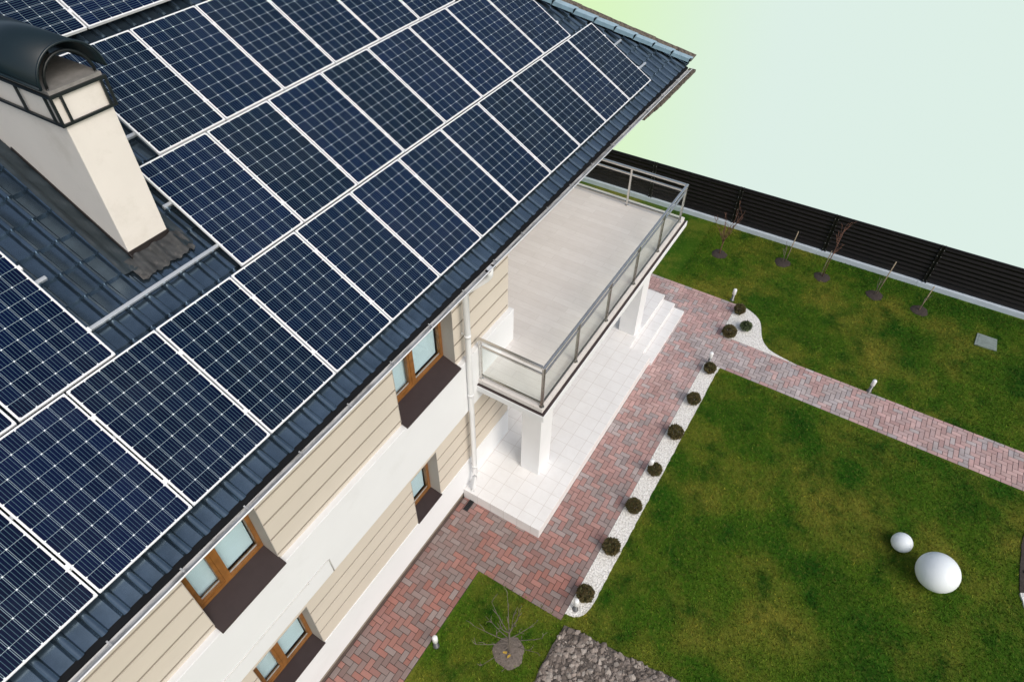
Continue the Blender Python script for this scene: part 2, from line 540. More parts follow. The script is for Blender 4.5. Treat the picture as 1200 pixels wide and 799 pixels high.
M['deck'] = mat_brick_like('balcony_plank_tile', (0.79, 0.755, 0.73), (0.73, 0.69, 0.66), (0.62, 0.575, 0.54), 1.0, 0.16, 0.37, 0.003, True, 0.5, 0.4, 0.35)
M['terrace'] = mat_brick_like('terrace_tile', (0.82, 0.815, 0.81), (0.795, 0.788, 0.782), (0.60, 0.565, 0.54), 0.30, 0.30, 0.0, 0.004, False, 0.45, 0.4, 0.18, (5.35, 1.56))

# ------------------------------------------------------------------ ground
CURB_X = 17.04
def curb_x(o): return CURB_X + 0.018 * (o - 2.5)

gm = MB()
gm.face([(-400, -400, -0.03), (curb_x(-400) + 7, -400, -0.03), (17.2, -60, -0.03), (17.2, 60, -0.03), (curb_x(400), 400, -0.03), (-400, 400, -0.03)])
tag(gm.build('ground', M['deep_ground']), kind='structure')

SOIL = [(4.15, 2.73), (4.22, 3.6), (4.33, 4.75), (4.48, 6.2), (1.5, 6.2), (1.5, 2.76)]
BED = [(12.6, 9.75), (10.4, 9.45), (9.6, 9.40), (9.0, 9.43), (8.72, 9.55), (8.55, 9.85), (8.5, 10.6), (12.6, 10.6)]


def subdivided_sheet(name, polys, z, mat):
    m = MB()
    for poly in polys: m.face([(x, o, z) for (x, o) in poly])
    return tag(m.build(name, mat), kind='structure')


# lawn: one sheet, everything else lies a little above it
subdivided_sheet('lawn', [[(-40, 0.2), (-40, 60), (curb_x(60), 60), (curb_x(0.2), 0.2)],
                          [(13.0, 0.2), (curb_x(0.2), 0.2), (curb_x(-30), -30), (13.0, -30)]], 0.0, M['lawn'])

# paving (herringbone clay pavers, real bricks with joints)
PATH_Z = 0.012
def in_paving(x, o):
    if -8 < x < 4.30 and -0.15 < o < 0.85: return True
    if 4.30 <= x < 13.70 and -0.15 < o < 2.55: return True
    if 13.0 <= x < 13.70 and -3.0 < o < 0: return True
    if 11.50 < x < 12.40 and 2.5 <= o < 26: return True
    return False


jm = MB()
for (a, b, c, d) in ((-8, 4.20, -0.16, 0.945), (4.20, 13.80, -0.16, 2.65), (13.0, 13.80, -3.0, -0.16), (11.40, 12.48, 2.65, 26)):
    jm.face([(a, c, 0.004), (b, c, 0.004), (b, d, 0.004), (a, d, 0.004)])
tag(jm.build('paving_bed', M['joint']), kind='structure')


def bricks_to_mesh(name, items, mat):
    """items: (x0,x1,o0,o1,ztop,colour)"""
    V = []; F = []; C = []
    for (x0, x1, o0, o1, zt, c) in items:
        n = len(V); g = 0.004; b = 0.006
        for (q, z) in ((g, 0.0), (g, zt - 0.004), (g + b, zt)):
            V += [P(x0 + q, o0 + q, z), P(x1 - q, o0 + q, z), P(x1 - q, o1 - q, z), P(x0 + q, o1 - q, z)]
        F.append((n + 8, n + 11, n + 10, n + 9))
        for k in range(4):
            j = (k + 1) % 4
            F.append((n + k, n + 4 + k, n + 4 + j, n + j)); F.append((n + 4 + k, n + 8 + k, n + 8 + j, n + 4 + j))
        C += [c] * 12
    me = bpy.data.meshes.new(name); me.from_pydata(V, [], F)
    ca = me.color_attributes.new('tone', 'FLOAT_COLOR', 'POINT')
    ca.data.foreach_set('color', np.array([(c[0], c[1], c[2], 1.0) for c in C], dtype=np.float32).ravel())
    me.materials.append(mat)
    ob = bpy.data.objects.new(name, me); COL.objects.link(ob)
    return ob


def vnoise(x, y, s, seed=0):
    """cheap smooth value noise"""
    x *= s; y *= s
    ix, iy = math.floor(x), math.floor(y); fx, fy = x - ix, y - iy
    fx = fx * fx * (3 - 2 * fx); fy = fy * fy * (3 - 2 * fy)
    def h(a, b):
        v = math.sin(a * 127.1 + b * 311.7 + seed * 74.7) * 43758.5453
        return v - math.floor(v)
    return (h(ix, iy) * (1 - fx) + h(ix + 1, iy) * fx) * (1 - fy) + (h(ix, iy + 1) * (1 - fx) + h(ix + 1, iy + 1) * fx) * fy


def brick_colour(x, o):
    near = vnoise(x, o, 1.1, 3)
    pale = min(1, max(0, (x - 4.6) / 6.0)) ** 0.8          # the far paving is paler and pinker
    red = [(0.33, 0.150, 0.122), (0.36, 0.175, 0.145), (0.30, 0.150, 0.130)]
    pink = [(0.50, 0.325, 0.31), (0.53, 0.36, 0.34), (0.48, 0.345, 0.335)]
    grey = [(0.255, 0.19, 0.175), (0.28, 0.225, 0.21), (0.25, 0.17, 0.155)]
    pgrey = [(0.44, 0.385, 0.385), (0.47, 0.41, 0.405), (0.42, 0.375, 0.38)]
    isgrey = random.random() < 0.32 + 0.9 * (near - 0.45)
    if x < 4.6: isgrey = random.random() < 0.5 + 0.9 * (near - 0.45)
    a = random.choice(grey if isgrey else red); b = random.choice(pgrey if isgrey else pink)
    k = random.uniform(0.85, 1.15)
    return tuple((p * (1 - pale) + q * pale) * k for p, q in zip(a, b))


U = 0.1
items = []
for iy in range(-34, 262):
    for ix in range(-84, 140):
        d = (ix - iy) % 4
        x, o = ix * U, iy * U
        if d == 0: cells = ((ix, iy), (ix + 1, iy))
        elif d == 3: cells = ((ix, iy), (ix, iy + 1))
        else: continue
        ins = [c for c in cells if in_paving((c[0] + .5) * U, (c[1] + .5) * U + .05)]
        if not ins: continue
        if iy > 120 and random.random() < 0: continue
        x0 = min(c[0] for c in ins) * U; x1 = max(c[0] + 1 for c in ins) * U
        o0 = min(c[1] for c in ins) * U + .05; o1 = max(c[1] + 1 for c in ins) * U + .05
        items.append((x0, x1, o0, o1, PATH_Z + random.uniform(-.0015, .0015), brick_colour(x, o)))
# border courses
def border(x0, x1, o0, o1, along_x, step):
    L = (x1 - x0) if along_x else (o1 - o0)
    n = max(1, round(L / step))
    for k in range(n):
        if along_x: a = (x0 + L * k / n, x0 + L * (k + 1) / n, o0, o1)
        else: a = (x0, x1, o0 + L * k / n, o0 + L * (k + 1) / n)
        items.append(a + (PATH_Z + random.uniform(-.001, .001), brick_colour(a[0], a[2])))
border(4.30, 11.40, 2.55, 2.65, True, 0.2)
border(-8, 4.20, 0.85, 0.94, True, 0.2)
border(4.20, 4.30, 0.85, 2.65, False, 0.2)
border(12.48, 13.70, 2.55, 2.65, True, 0.2)
border(13.70, 13.80, -3.0, 2.65, False, 0.2)
border(11.40, 11.50, 2.55, 26, False, 0.2)
border(12.40, 12.48, 2.55, 26, False, 0.2)
tag(bricks_to_mesh('paving', items, M['paver']), kind='structure')

# white gravel beds
gv = MB()
strip = [(4.36, 2.66), (11.34, 2.66), (11.34, 3.02), (11.0, 3.01), (8.0, 2.99), (5.0, 3.0), (4.62, 3.0), (4.46, 2.94), (4.38, 2.82)]
def wobble_poly(poly, amp=0.012, step=0.12):
    out = []
    for k in range(len(poly)):
        a, b = poly[k], poly[(k + 1) % len(poly)]
        L = math.hypot(b[0] - a[0], b[1] - a[1]); n = max(1, int(L / step))
        for j in range(n):
            u = j / n
            out.append((a[0] + (b[0] - a[0]) * u + random.uniform(-amp, amp), a[1] + (b[1] - a[1]) * u + random.uniform(-amp, amp)))
    return out
def catmull(pts, n=6):
    out = []
    for i in range(len(pts) - 1):
        p0 = pts[max(i - 1, 0)]; p1 = pts[i]; p2 = pts[i + 1]; p3 = pts[min(i + 2, len(pts) - 1)]
        for j in range(n):
            u = j / n
            out.append(tuple(0.5 * (2 * p1[k] + (p2[k] - p0[k]) * u + (2 * p0[k] - 5 * p1[k] + 4 * p2[k] - p3[k]) * u * u + (3 * p1[k] - p0[k] - 3 * p2[k] + p3[k]) * u ** 3) for k in range(len(p1))))
    out.append(tuple(pts[-1])); return out
strip_w = [(4.34, 2.652), (11.39, 2.652)] + [(x + random.uniform(-.008, .008), o + random.uniform(-.008, .008)) for (x, o) in catmull([(11.39, 3.02)] + [(11.0 - 0.5 * k, 3.0) for k in range(13)] + [(4.72, 3.0), (4.48, 2.93), (4.36, 2.80)], 5)]
gv.prism(strip_w, -0.01, 0.016)
tag(gv.build('gravel_strip', M['gravel']), kind='structure')
gv = MB()
curve = catmull([(13.78, 2.652), (13.76, 2.95), (13.5, 3.34), (12.95, 3.56), (12.72, 3.72), (12.57, 3.95), (12.46, 4.5)], 7)
patch = [(12.485, 2.652)] + curve
gv.prism(patch, -0.01, 0.018)
tag(gv.build('gravel_patch', M['gravel']), kind='structure')

# soil beds
sm = MB()
sm.prism(wobble_poly(SOIL, 0.02, 0.2), -0.02, 0.02)
tag(sm.build('soil_bed', M['soil']), kind='structure')
sm = MB()
sm.prism(wobble_poly(BED, 0.02, 0.2), -0.02, 0.02)
tag(sm.build('soil_border', M['mulch']), kind='structure')

# ------------------------------------------------------------------ house
house = tag(empty('house', (0, 0, 0)), 'two-storey white and beige house with blue-grey tiled roof, glass-railed balcony and terrace', 'house')
BAND = -0.090; CLAD = -0.180; BACK = -0.190; LOWB = -0.165
WX0, WX1 = -7.0, 7.0

WINS = [  # x0,x1,zbottom(sill),ztop, leaves
    dict(x0=0.57, x1=1.57, z0=3.785, z1=5.25, leaves=2, sill=3.79, so=-0.062, fz=3.92),
    dict(x0=4.02, x1=5.40, z0=3.785, z1=5.25, leaves=2, sill=3.79, so=-0.062, fz=3.92),
    dict(x0=0.60, x1=1.60, z0=0.99, z1=2.30, leaves=2, sill=0.995, so=-0.150, fz=1.05),
    dict(x0=4.00, x1=4.69, z0=0.99, z1=2.30, leaves=1, sill=0.995, so=-0.150, fz=1.05),
]


def x_segments(z0, z1, x0=WX0, x1=WX1):
    cuts = sorted([(w['x0'], w['x1']) for w in WINS if w['z0'] < (z0 + z1) / 2 < w['z1']])
    segs = []; a = x0
    for (c, d) in cuts:
        if c > a: segs.append((a, c))
        a = d
    segs.append((a, x1)); return segs


wl = MB()   # boards
for (za, zb) in ((3.78, 5.75), (0.96, 2.55)):
    zs = [za]
    z = 3.88 if za > 3 else 1.335
    while z < zb - 0.02:
        if z > za + 0.05: zs.append(z)
        z += 0.35 if za > 3 else 0.345
    zs.append(zb)
    for k in range(len(zs) - 1):
        lo = zs[k] + (0.022 if k > 0 else 0); hi = zs[k + 1] - (0.022 if k < len(zs) - 2 else 0)
        # split where openings start or end
        br = sorted({lo, hi} | {q for w in WINS for q in (w['z0'], w['z1']) if lo < q < hi})
        for j in range(len(br) - 1):
            for (a, b) in x_segments(br[j], br[j + 1]): wl.box(a, b, BACK + 0.0005, CLAD, br[j], br[j + 1])
wall = wl.build('wall', M['beige'], house)
cr = MB()   # core behind the boards, with the openings left free
def grid_core(mb, x0, x1, o0, o1, z0, z1):
    br = sorted({z0, z1} | {q for w in WINS for q in (w['z0'], w['z1']) if z0 < q < z1})
    for j in range(len(br) - 1):
        for (a, b) in x_segments(br[j], br[j + 1], x0, x1): mb.box(a, b, o0, o1, br[j], br[j + 1])
grid_core(cr, WX0, WX1 - 0.002, -0.50, BACK, 0.0, 5.75)
cr.build('wall_core', M['groove'], house)
bd = MB(); bd.box(WX0, WX1 + 0.05, BACK + 0.001, BAND, 2.535, 3.785)
bd.build('storey_band', M['white'], house, bevel=0.006)
bd = MB(); bd.box(WX0, WX1 + 0.01, BACK + 0.001, LOWB, 0.16, 0.99)
bd.build('base_band', M['white'], house, bevel=0.004)
bd = MB(); bd.box(WX0, WX1, -0.5, -0.20, 0.0, 0.17); bd.box(WX0, 5.30, -0.20, -0.155, 0.0, 0.03)
bd.build('plinth', M['plinth'], house)
# return wall and recess at the balcony end, rear and side walls
rt = MB()
rt.box(WX1 - 0.18, WX1 + 0.004, -3.0, -0.2065, 0.0, 5.75)
rt.box(WX1, 13.0, -3.2, -3.0, 0.0, 5.75)
rt.box(12.80, 13.0, -11.5, -3.2, 0.0, 5.75)
rt.box(WX0, 12.80, -11.7, -11.5, 0.0, 5.75)
rt.box(WX0 - 0.2, WX0, -11.5, -0.2, 0.0, 5.75)
rt.build('side_wall', M['white'], house)

# windows
for wi, w in enumerate(WINS):
    x0, x1, z0, z1 = w['x0'], w['x1'], w['z0'], w['z1']
    FO = -0.40                                             # outer face of the frame
    # reveals
    rv = MB()
    rv.box(x0 - 0.004, x0 + 0.004, FO, CLAD + 0.004, z0 - .02, z1); rv.box(x1 - 0.004, x1 + 0.004, FO, CLAD + 0.004, z0 - .02, z1)
    rv.box(x0, x1, FO, CLAD + 0.003, z1 - 0.004, z1 + 0.004)
    rv.build('reveal', M['reveal'], house)
    fr = MB()
    fz = w['fz']; t_ = 0.062; FI = FO - 0.07
    fr.box(x0 + .005, x1 - .005, FI, FO, fz, fz + t_); fr.box(x0 + .005, x1 - .005, FI, FO, z1 - t_, z1 - .005)
    fr.box(x0 + .005, x0 + t_, FI, FO, fz + t_, z1 - t_); fr.box(x1 - t_, x1 - .005, FI, FO, fz + t_, z1 - t_)
    xs = [x0 + t_, x1 - t_]
    if w['leaves'] == 2:
        xm = x0 + (x1 - x0) * 0.46
        fr.box(xm - 0.045, xm + 0.045, FI, FO, fz + t_, z1 - t_)
        leaves = [(x0 + t_, xm - 0.045), (xm + 0.045, x1 - t_)]
    else:
        leaves = [(x0 + t_, x1 - t_)]
    win = fr.build('window', M['frame'], house, bevel=0.004)
    for k, (a, b) in enumerate(leaves):
        if k == 0:
            sf = MB(); s_ = 0.045
            sf.box(a, b, FI, FO - .008, fz + t_, fz + t_ + s_); sf.box(a, b, FI, FO - .008, z1 - t_ - s_, z1 - t_)
            sf.box(a, a + s_, FI, FO - .008, fz + t_ + s_, z1 - t_ - s_); sf.box(b - s_, b, FI, FO - .008, fz + t_ + s_, z1 - t_ - s_)
            if w['leaves'] == 2: sf.build('sash', M['frame'], win, bevel=0.003)
        in_ = 0.045 if (k == 0 and w['leaves'] == 2) else 0.0
        gp = MB(); gp.box(a + in_, b - in_, FO - .045, FO - .039, fz + t_ + in_, z1 - t_ - in_)
        gp.build('pane', M['pane'], win)
        bl = MB(); bl.box(a + in_, b - in_, FO - .0385, FO - .034, fz + t_ + in_, fz + t_ + in_ + 0.012)
        bl.box(a + in_, b - in_, FO - .0385, FO - .034, fz + t_ + in_ + 0.020, fz + t_ + in_ + 0.026)
        bl.build('glazing_bead', M['rail'], win)
        if wi != 1:  # added pale sheet behind the glass imitates sky reflected in the panes
            cb = MB(); zt_ = z1 - t_ - (0.0 if wi == 0 else 0.0)
            cb.box(a, b, FO - .115, FO - .11, fz + t_ - 0.01, zt_)
            cb.build('sheen_backing', M['sheen_backing'], win)
        else:
            cb = MB()
            cb.box(a, b, FO - .115, FO - .11, fz + t_ - 0.01, fz + 0.62); cb.build('sheen_backing', M['sheen_backing'], win)
    sl = MB()
    so, sz = w['so'], w['sill']
    sl.v += [P(x0 - .004, FO, fz), P(x1 + .004, FO, fz), P(x1 + .004, so, sz + .012), P(x0 - .004, so, sz + .012),
             P(x0 - .004, FO, fz - .02), P(x1 + .004, FO, fz - .02), P(x1 + .004, so, sz - .012), P(x0 - .004, so, sz - .012)]
    sl.f += [[0, 1, 2, 3], [4, 5, 6, 7], [0, 1, 5, 4], [1, 2, 6, 5], [2, 3, 7, 6], [3, 0, 4, 7]]; sl.smooth += [False] * 6
    sl.build('sill', M['sill'], win)
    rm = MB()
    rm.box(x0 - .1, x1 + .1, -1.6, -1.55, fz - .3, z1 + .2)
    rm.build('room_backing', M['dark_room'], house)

# ------------------------------------------------------------------ roof
PITCH = math.radians(30.0905)
CP, SP = math.cos(PITCH), math.sin(PITCH)
EX, ES, EH = Vector((1, 0, 0)), Vector((0, -CP, SP)), Vector((0, SP, CP))
Z0 = 6.0                      # height of the bottom edge of the lowest panel row
def RP(x, s, h):              # roof coordinates: along the eave, up the slope, above the plane of the panel faces
    return (x, -s * CP + h * SP, Z0 + s * SP + h * CP)

TILE_H = -0.150
TW, TC, S_OFF = 0.2222, 0.325, -0.260
def hip_x(s): return 13.35 - 0.767 * s
S_TOP = 9.2
XL = -7.5
def tile_profile(u):
    """height across one tile, u in 0..1"""
    if u < 0.56: return 0.005 - 0.004 * math.sin(math.pi * u / 0.56)
    if u < 0.625: return 0.005 - 0.012 * math.sin(math.pi * (u - 0.56) / 0.065)
    w = (u - 0.625) / 0.375
    return 0.005 + 0.043 * math.sqrt(max(0.0, 1 - (2 * w - 1) ** 2)) ** 1.1
us = [0.001, 0.2, 0.4, 0.555, 0.575, 0.593, 0.61, 0.626, 0.635, 0.655, 0.69, 0.74, 0.81, 0.88, 0.93, 0.965, 0.985]
V = []; F = []; SM = []
ncol = int((14.2 - XL) / TW)
nrow = int((S_TOP - S_OFF) / TC)
cols = [(k + u) * TW for k in range(ncol) for u in us]
prof = [tile_profile(u) for k in range(ncol) for u in us]
nc = len(cols)
XO = 5.77 - math.ceil((5.77 - XL) / TW) * TW - 0.60 * TW   # a rib starts at x = 5.77
rows = []
for r in range(nrow):
    s0 = S_OFF + r * TC
    rows += [(s0, 0.0, 0.0), (s0, 0.038, 0), (s0 + TC * 0.5, 0.019, 1), (s0 + TC, 0.0, 1)]
for (s, dh, _) in rows:
    for c, p in zip(cols, prof):
        ss = s - 0.05 * p / 0.042 * 0.3
        V.append(P(*RP(XO + c, ss, TILE_H + dh + p)))
for r in range(len(rows) - 1):
    for c in range(nc - 1):
        xm = XO + cols[c]
        if xm > hip_x(rows[r][0]) + 0.5: continue
        if rows[r][2] == 1 and rows[r + 1][2] == 0: continue
        F.append((r * nc + c, r * nc + c + 1, (r + 1) * nc + c + 1, (r + 1) * nc + c)); SM.append(True)
me = bpy.data.meshes.new('roof'); me.from_pydata(V, [], F)
bm = bmesh.new(); bm.from_mesh(me)
# trim the tiles along the hip
a = Vector(P(*RP(hip_x(0), 0, 0))); b = Vector(P(*RP(hip_x(4), 4, 0))); up = Vector(P(*EH))
nrm = (b - a).cross(up); nrm.normalize()
if nrm.x < 0: nrm = -nrm
bmesh.ops.bisect_plane(bm, geom=bm.verts[:] + bm.edges[:] + bm.faces[:], plane_co=a + nrm * 0.165, plane_no=nrm, clear_outer=True)
loose = [v for v in bm.verts if not v.link_faces]
bmesh.ops.delete(bm, geom=loose, context='VERTS')
bmesh.ops.recalc_face_normals(bm, faces=bm.faces)
for f in bm.faces:
    f.smooth = True
sharp = [e for e in bm.edges if len(e.link_faces) == 2 and e.calc_face_angle(0) > math.radians(50)]
for e in sharp: e.smooth = False
bm.to_mesh(me); bm.free()
me.materials.append(M['tile'])
roof = bpy.data.objects.new('roof', me); COL.objects.link(roof); roof.parent = house

# deck under the tiles plus the other slopes (closed roof body)
dk = MB()
ridge_s = S_TOP
def plan(x, s, h=TILE_H - 0.03): return RP(x, s, h)
hx0, hx1 = hip_x(S_OFF) + 0.05, hip_x(ridge_s)
a1, a2 = plan(XL, S_OFF + .02), plan(hx0, S_OFF + .02)
b1, b2 = plan(XL, ridge_s), plan(hx1, ridge_s)
dk.face([a1, a2, b2, b1])
far_o = 2 * b1[1] - a1[1]
c1 = (XL, far_o, a1[2]); c2 = (hx0, far_o, a1[2])
dk.face([b1, b2, c2, c1]); dk.face([a2, c2, b2]); dk.face([a1, b1, c1])
dk.face([a1, a2, c2, c1])
dk.build('roof_deck', M['soffit'], house)

# hip caps with a gritty brown strip behind them
hp = MB(); bs_ = MB()
def hip_pt(s, side, h):      # point beside the hip line, offset across it along x
    return RP(hip_x(s) + side, s, h)
s = -0.26
while s < 5.2:
    e = s + 0.37
    h0 = -0.050
    lift = 0.016
    q = [hip_pt(s, 0.0, h0 + lift), hip_pt(s, 0.025, h0 + .070 + lift), hip_pt(s, 0.10, h0 + .105 + lift), hip_pt(s, 0.20, h0 + .04 + lift)]
    q2 = [hip_pt(e + .02, 0.0, h0), hip_pt(e + .02, 0.025, h0 + .070), hip_pt(e + .02, 0.10, h0 + .105), hip_pt(e + .02, 0.20, h0 + .04)]
    for k in range(3): hp.face([q[k], q[k + 1], q2[k + 1], q2[k]])
    hp.face([q[0], q[1], hip_pt(s, 0.05, h0)]); hp.face([q[1], q[2], q[3], hip_pt(s, 0.05, h0)])
    s = e
hc = hp.build('hip_cap', M['hip'], roof)
s = -0.26
while s < 5.2:               # raised joints between the caps
    tk = MB(); tk.obox(hip_pt(s, -0.008, -0.045), EX, ES, EH, 0.09, 0.030, 0.095)
    tk.build('hip_joint', M['cap'], roof)
    s += 0.37
n_s = 40
for k in range(n_s):
    s = -0.27 + 5.6 * k / n_s; e = -0.27 + 5.6 * (k + 1) / n_s
    w0 = 0.275 + 0.025 * random.random()
    bs_.face([hip_pt(s, 0.085, 0.05), hip_pt(s, w0, 0.055), hip_pt(e, w0, 0.055), hip_pt(e, 0.085, 0.05)])
    bs_.face([hip_pt(s, w0, 0.055), hip_pt(s, w0, -0.14), hip_pt(e, w0, -0.14), hip_pt(e, w0, 0.055)])
bs_.build('hip_strip', M['brown_edge'], roof)

# eave: black drip edge, gutter, soffit
dr = MB()
xe = 13.57
e0 = RP(0, -0.235, TILE_H + 0.012)
dr.v += [P(XL, e0[1] - 0.02, e0[2]), P(xe, e0[1] - 0.02, e0[2]), P(xe, 0.212, 5.735), P(XL, 0.212, 5.735),
         P(XL, 0.212, 5.70), P(xe, 0.212, 5.70), P(xe, e0[1] - 0.05, 5.70), P(XL, e0[1] - 0.05, 5.70)]
dr.f += [[0, 1, 2, 3], [3, 2, 5, 4], [4, 5, 6, 7]]; dr.smooth += [False] * 3
dr.build('drip_edge', M['drip'], house)
gt = MB()
gc_o, gc_z, gr = 0.248, 5.735, 0.062
pr = [(gc_o - gr, gc_z)]
for k in range(0, 13): pr.append((gc_o + gr * math.cos(math.pi + math.pi * k / 12), gc_z + gr * math.sin(math.pi + math.pi * k / 12)))
segn = 60
X = [XL + (xe - XL) * k / segn for k in range(segn + 1)]
for j in range(segn):
    for k in range(len(pr) - 1):
        gt.face([(X[j], pr[k][0], pr[k][1]), (X[j + 1], pr[k][0], pr[k][1]), (X[j + 1], pr[k + 1][0], pr[k + 1][1]), (X[j], pr[k + 1][0], pr[k + 1][1])], True)
gut = gt.build('gutter', M['gutter'], house)
lp = MB(); lp.tube([(XL, gc_o + gr, gc_z), (xe, gc_o + gr, gc_z)], 0.009, 8)
lp.build('gutter_lip', M['pvc'], gut)
for k in range(28):
    x = XL + 0.35 + k * 0.77
    if x > 13.4: break
    if x < -1.5: continue
    gb = MB(); gb.box(x, x + 0.016, gc_o - gr, gc_o + gr + .004, gc_z - 0.012, gc_z - .006)
    gb.build('gutter_bracket', M['gutter'], gut)
go = MB(); go.box(5.72, 5.90, gc_o - .045, gc_o + .045, gc_z - .058, gc_z - .052); go.build('gutter_outlet', M['drip'], gut)
sf = MB(); sf.box(XL, xe - .05, -0.20, 0.17, 5.625, 5.66)
sf.build('soffit', M['soffit'], house)
be = MB()
for k in range(30):
    a = 11.15 + 2.60 * k / 30; b = 11.15 + 2.60 * (k + 1) / 30
    w = 0.275 + 0.055 * min(1, (k + 1) / 10) + 0.010 * random.random()
    be.box(a, b, 0.19, w, 5.60 + 0.004 * random.random(), 5.652)
be.build('eave_edge', M['brown_edge'], house)

# downpipe
dp = MB()
dp.tube([(5.80, 0.25, 5.70), (5.80, 0.25, 5.57), (5.77, 0.21, 5.50), (5.63, 0.02, 5.33), (5.59, -0.045, 5.24), (5.59, -0.045, 4.2), (5.59, -0.045, 0.62),
         (5.57, -0.04, 0.54), (5.43, 0.0, 0.36), (5.40, 0.01, 0.28), (5.40, 0.01, 0.035)], 0.050, 12)
pipe = dp.build('downpipe', M['pvc'], house)
for z in (4.35, 2.95, 0.85):
    pc = MB(); pc.lathe(5.59, -0.045, [(0.051, z), (0.057, z), (0.057, z + .05), (0.051, z + .05)], 16); pc.box(5.58, 5.60, -0.16, -0.088, z + .01, z + .04)
    pc.build('pipe_clip', M['pvc'], pipe)

# chimney
CX0, CX1, CO0, CO1 = 2.44, 2.93, -3.75, -2.15
ch = MB(); ch.box(CX0, CX1, CO0, CO1, 6.6, 8.93)
chim = ch.build('chimney', M['chim'], house, bevel=0.008)
ct = MB(); ct.box(CX0 - .015, CX1 + .015, CO0 - .015, CO1 + .015, 8.932, 8.965); ct.build('crown_slab', M['concrete'], chim)
cg = MB()
g_ = 0.016; bw = 0.022
X0, X1, O0, O1 = CX0 - g_, CX1 + g_, CO0 - g_, CO1 + g_
for (za, zb) in ((8.640, 8.665), (8.905, 8.932)):
    cg.box(X0 - bw, X1 + bw, O1, O1 + bw, za, zb); cg.box(X0 - bw, X1 + bw, O0 - bw, O0, za, zb)
    cg.box(X0 - bw, X0, O0, O1, za, zb); cg.box(X1, X1 + bw, O0, O1, za, zb)
for (x, o) in ((X0 - bw, O1), (X0 + .07, O1), (X1 - .05, O1), (X1, O1)):
    cg.box(x, x + bw, o + .001, o + bw - .001, 8.665, 8.905)
for o in (O1 - .10, O1 - 0.55, O1 - 1.05):
    cg.box(X0 - bw + .001, X0 - .001, o, o + bw, 8.665, 8.905); cg.box(X1 + .001, X1 + bw - .001, o, o + bw, 8.665, 8.905)
# arches that carry the cap
ARC_R = 0.235; xc = (CX0 + CX1) / 2
def arch(mb, o, r, zc, rad, a0=0, a1=math.pi, n=14):
    pts = [(xc + r * math.cos(a0 + (a1 - a0) * k / n), o, zc + 1.05 * r * math.sin(a0 + (a1 - a0) * k / n)) for k in range(n + 1)]
    mb.tube(pts, rad, 6)
for o in (CO1 - .02, CO1 - 0.75, CO1 - 1.45):
    arch(cg, o, ARC_R, 8.98, 0.015)
    cg.tube([(xc + ARC_R, o, 8.93), (xc + ARC_R, o, 8.98)], 0.012, 6); cg.tube([(xc - ARC_R, o, 8.93), (xc - ARC_R, o, 8.98)], 0.012, 6)
cg.build('cage', M['cage'], chim)
cp_ = MB()
Rc = 0.312; zc = 9.015; n = 28
def cap_ring(r, a0=0.0, a1=math.pi): return [(xc + r * math.cos(a0 + (a1 - a0) * k / n), zc + 0.97 * r * math.sin(a0 + (a1 - a0) * k / n)) for k in range(n + 1)]
A_, B_ = cap_ring(Rc), cap_ring(Rc - 0.012)
oA, oB = CO1 + 0.045, CO0 - 0.05
for k in range(n):
    for ring in (A_, B_):
        cp_.face([(ring[k][0], oA, ring[k][1]), (ring[k + 1][0], oA, ring[k + 1][1]), (ring[k + 1][0], oB, ring[k + 1][1]), (ring[k][0], oB, ring[k][1])], True)
    for o in (oA, oB):
        cp_.face([(A_[k][0], o, A_[k][1]), (A_[k + 1][0], o, A_[k + 1][1]), (B_[k + 1][0], o, B_[k + 1][1]), (B_[k][0], o, B_[k][1])])
for k in (0, n):
    cp_.face([(A_[k][0], oA, A_[k][1]), (A_[k][0], oB, A_[k][1]), (B_[k][0], oB, B_[k][1]), (B_[k][0], oA, B_[k][1])])
for (xx) in (A_[0][0] + .005, A_[n][0] - .005): cp_.tube([(xx, oA, A_[0][1]), (xx, oB, A_[0][1])], 0.014, 6)
cp_.tube([(q[0], oA, q[1]) for q in A_], 0.013, 6)
cp_.build('cap', M['cap'], chim)
# chimney skirting (dark brown angle) and lead flashing draped over the tiles
ap = MB()
ssn = (-CO1) / CP + TILE_H * SP / CP
def s_of(o, h): return (h * SP - o) / CP
for side in (0, 1):
    x = CX0 - 0.012 if side == 0 else CX1
    for j in range(10):
        s0 = s_of(CO1, TILE_H) + 0.17 * j; s1 = s0 + 0.17
        ap.obox(RP(x, s0, TILE_H - 0.02), EX, ES, EH, 0.012, s1 - s0, 0.115)
ap.box(CX0 - .012, CX1 + .012, CO1, CO1 + .012, RP(0, s_of(CO1, TILE_H), TILE_H)[2] - .02, RP(0, s_of(CO1, TILE_H), TILE_H)[2] + .125)
ap.build('apron', M['apron'], chim)
fl = MB()
def flash_strip(x0, x1, s0, s1, nx, ns, seed):
    for i in range(nx):
        for j in range(ns):
            pts = []
            for (a, b) in ((i, j), (i + 1, j), (i + 1, j + 1), (i, j + 1)):
                x = x0 + (x1 - x0) * a / nx; s_ = s0 + (s1 - s0) * b / ns
                u = ((x - XO) / TW) % 1.0
                edge = 0.012 * math.sin(a * 1.7 + seed) if j in (0,) and b == 0 else 0
                h = TILE_H + 0.060 + 0.90 * tile_profile(u) + 0.005 * math.sin(x * 31 + s_ * 17 + seed) + 0.004 * math.sin(x * 67 + s_ * 41)
                pts.append(RP(x, s_ + edge, h))
            fl.face(pts, True)
sb = s_of(CO1, TILE_H)
flash_strip(CX0 - 0.10, CX1 + 0.10, sb - 0.27, sb + 0.02, 30, 10, 1.0)
fl.build('flashing', M['flash'], chim)
fl = MB()
flash_strip(CX0 - 0.21, CX0 - 0.004, sb - 0.12, sb + 2.0, 8, 50, 2.0)
flash_strip(CX1 + 0.004, CX1 + 0.13, sb - 0.20, sb + 2.0, 6, 50, 3.0)
fl.build('side_flashing', M['side_flash'], chim)

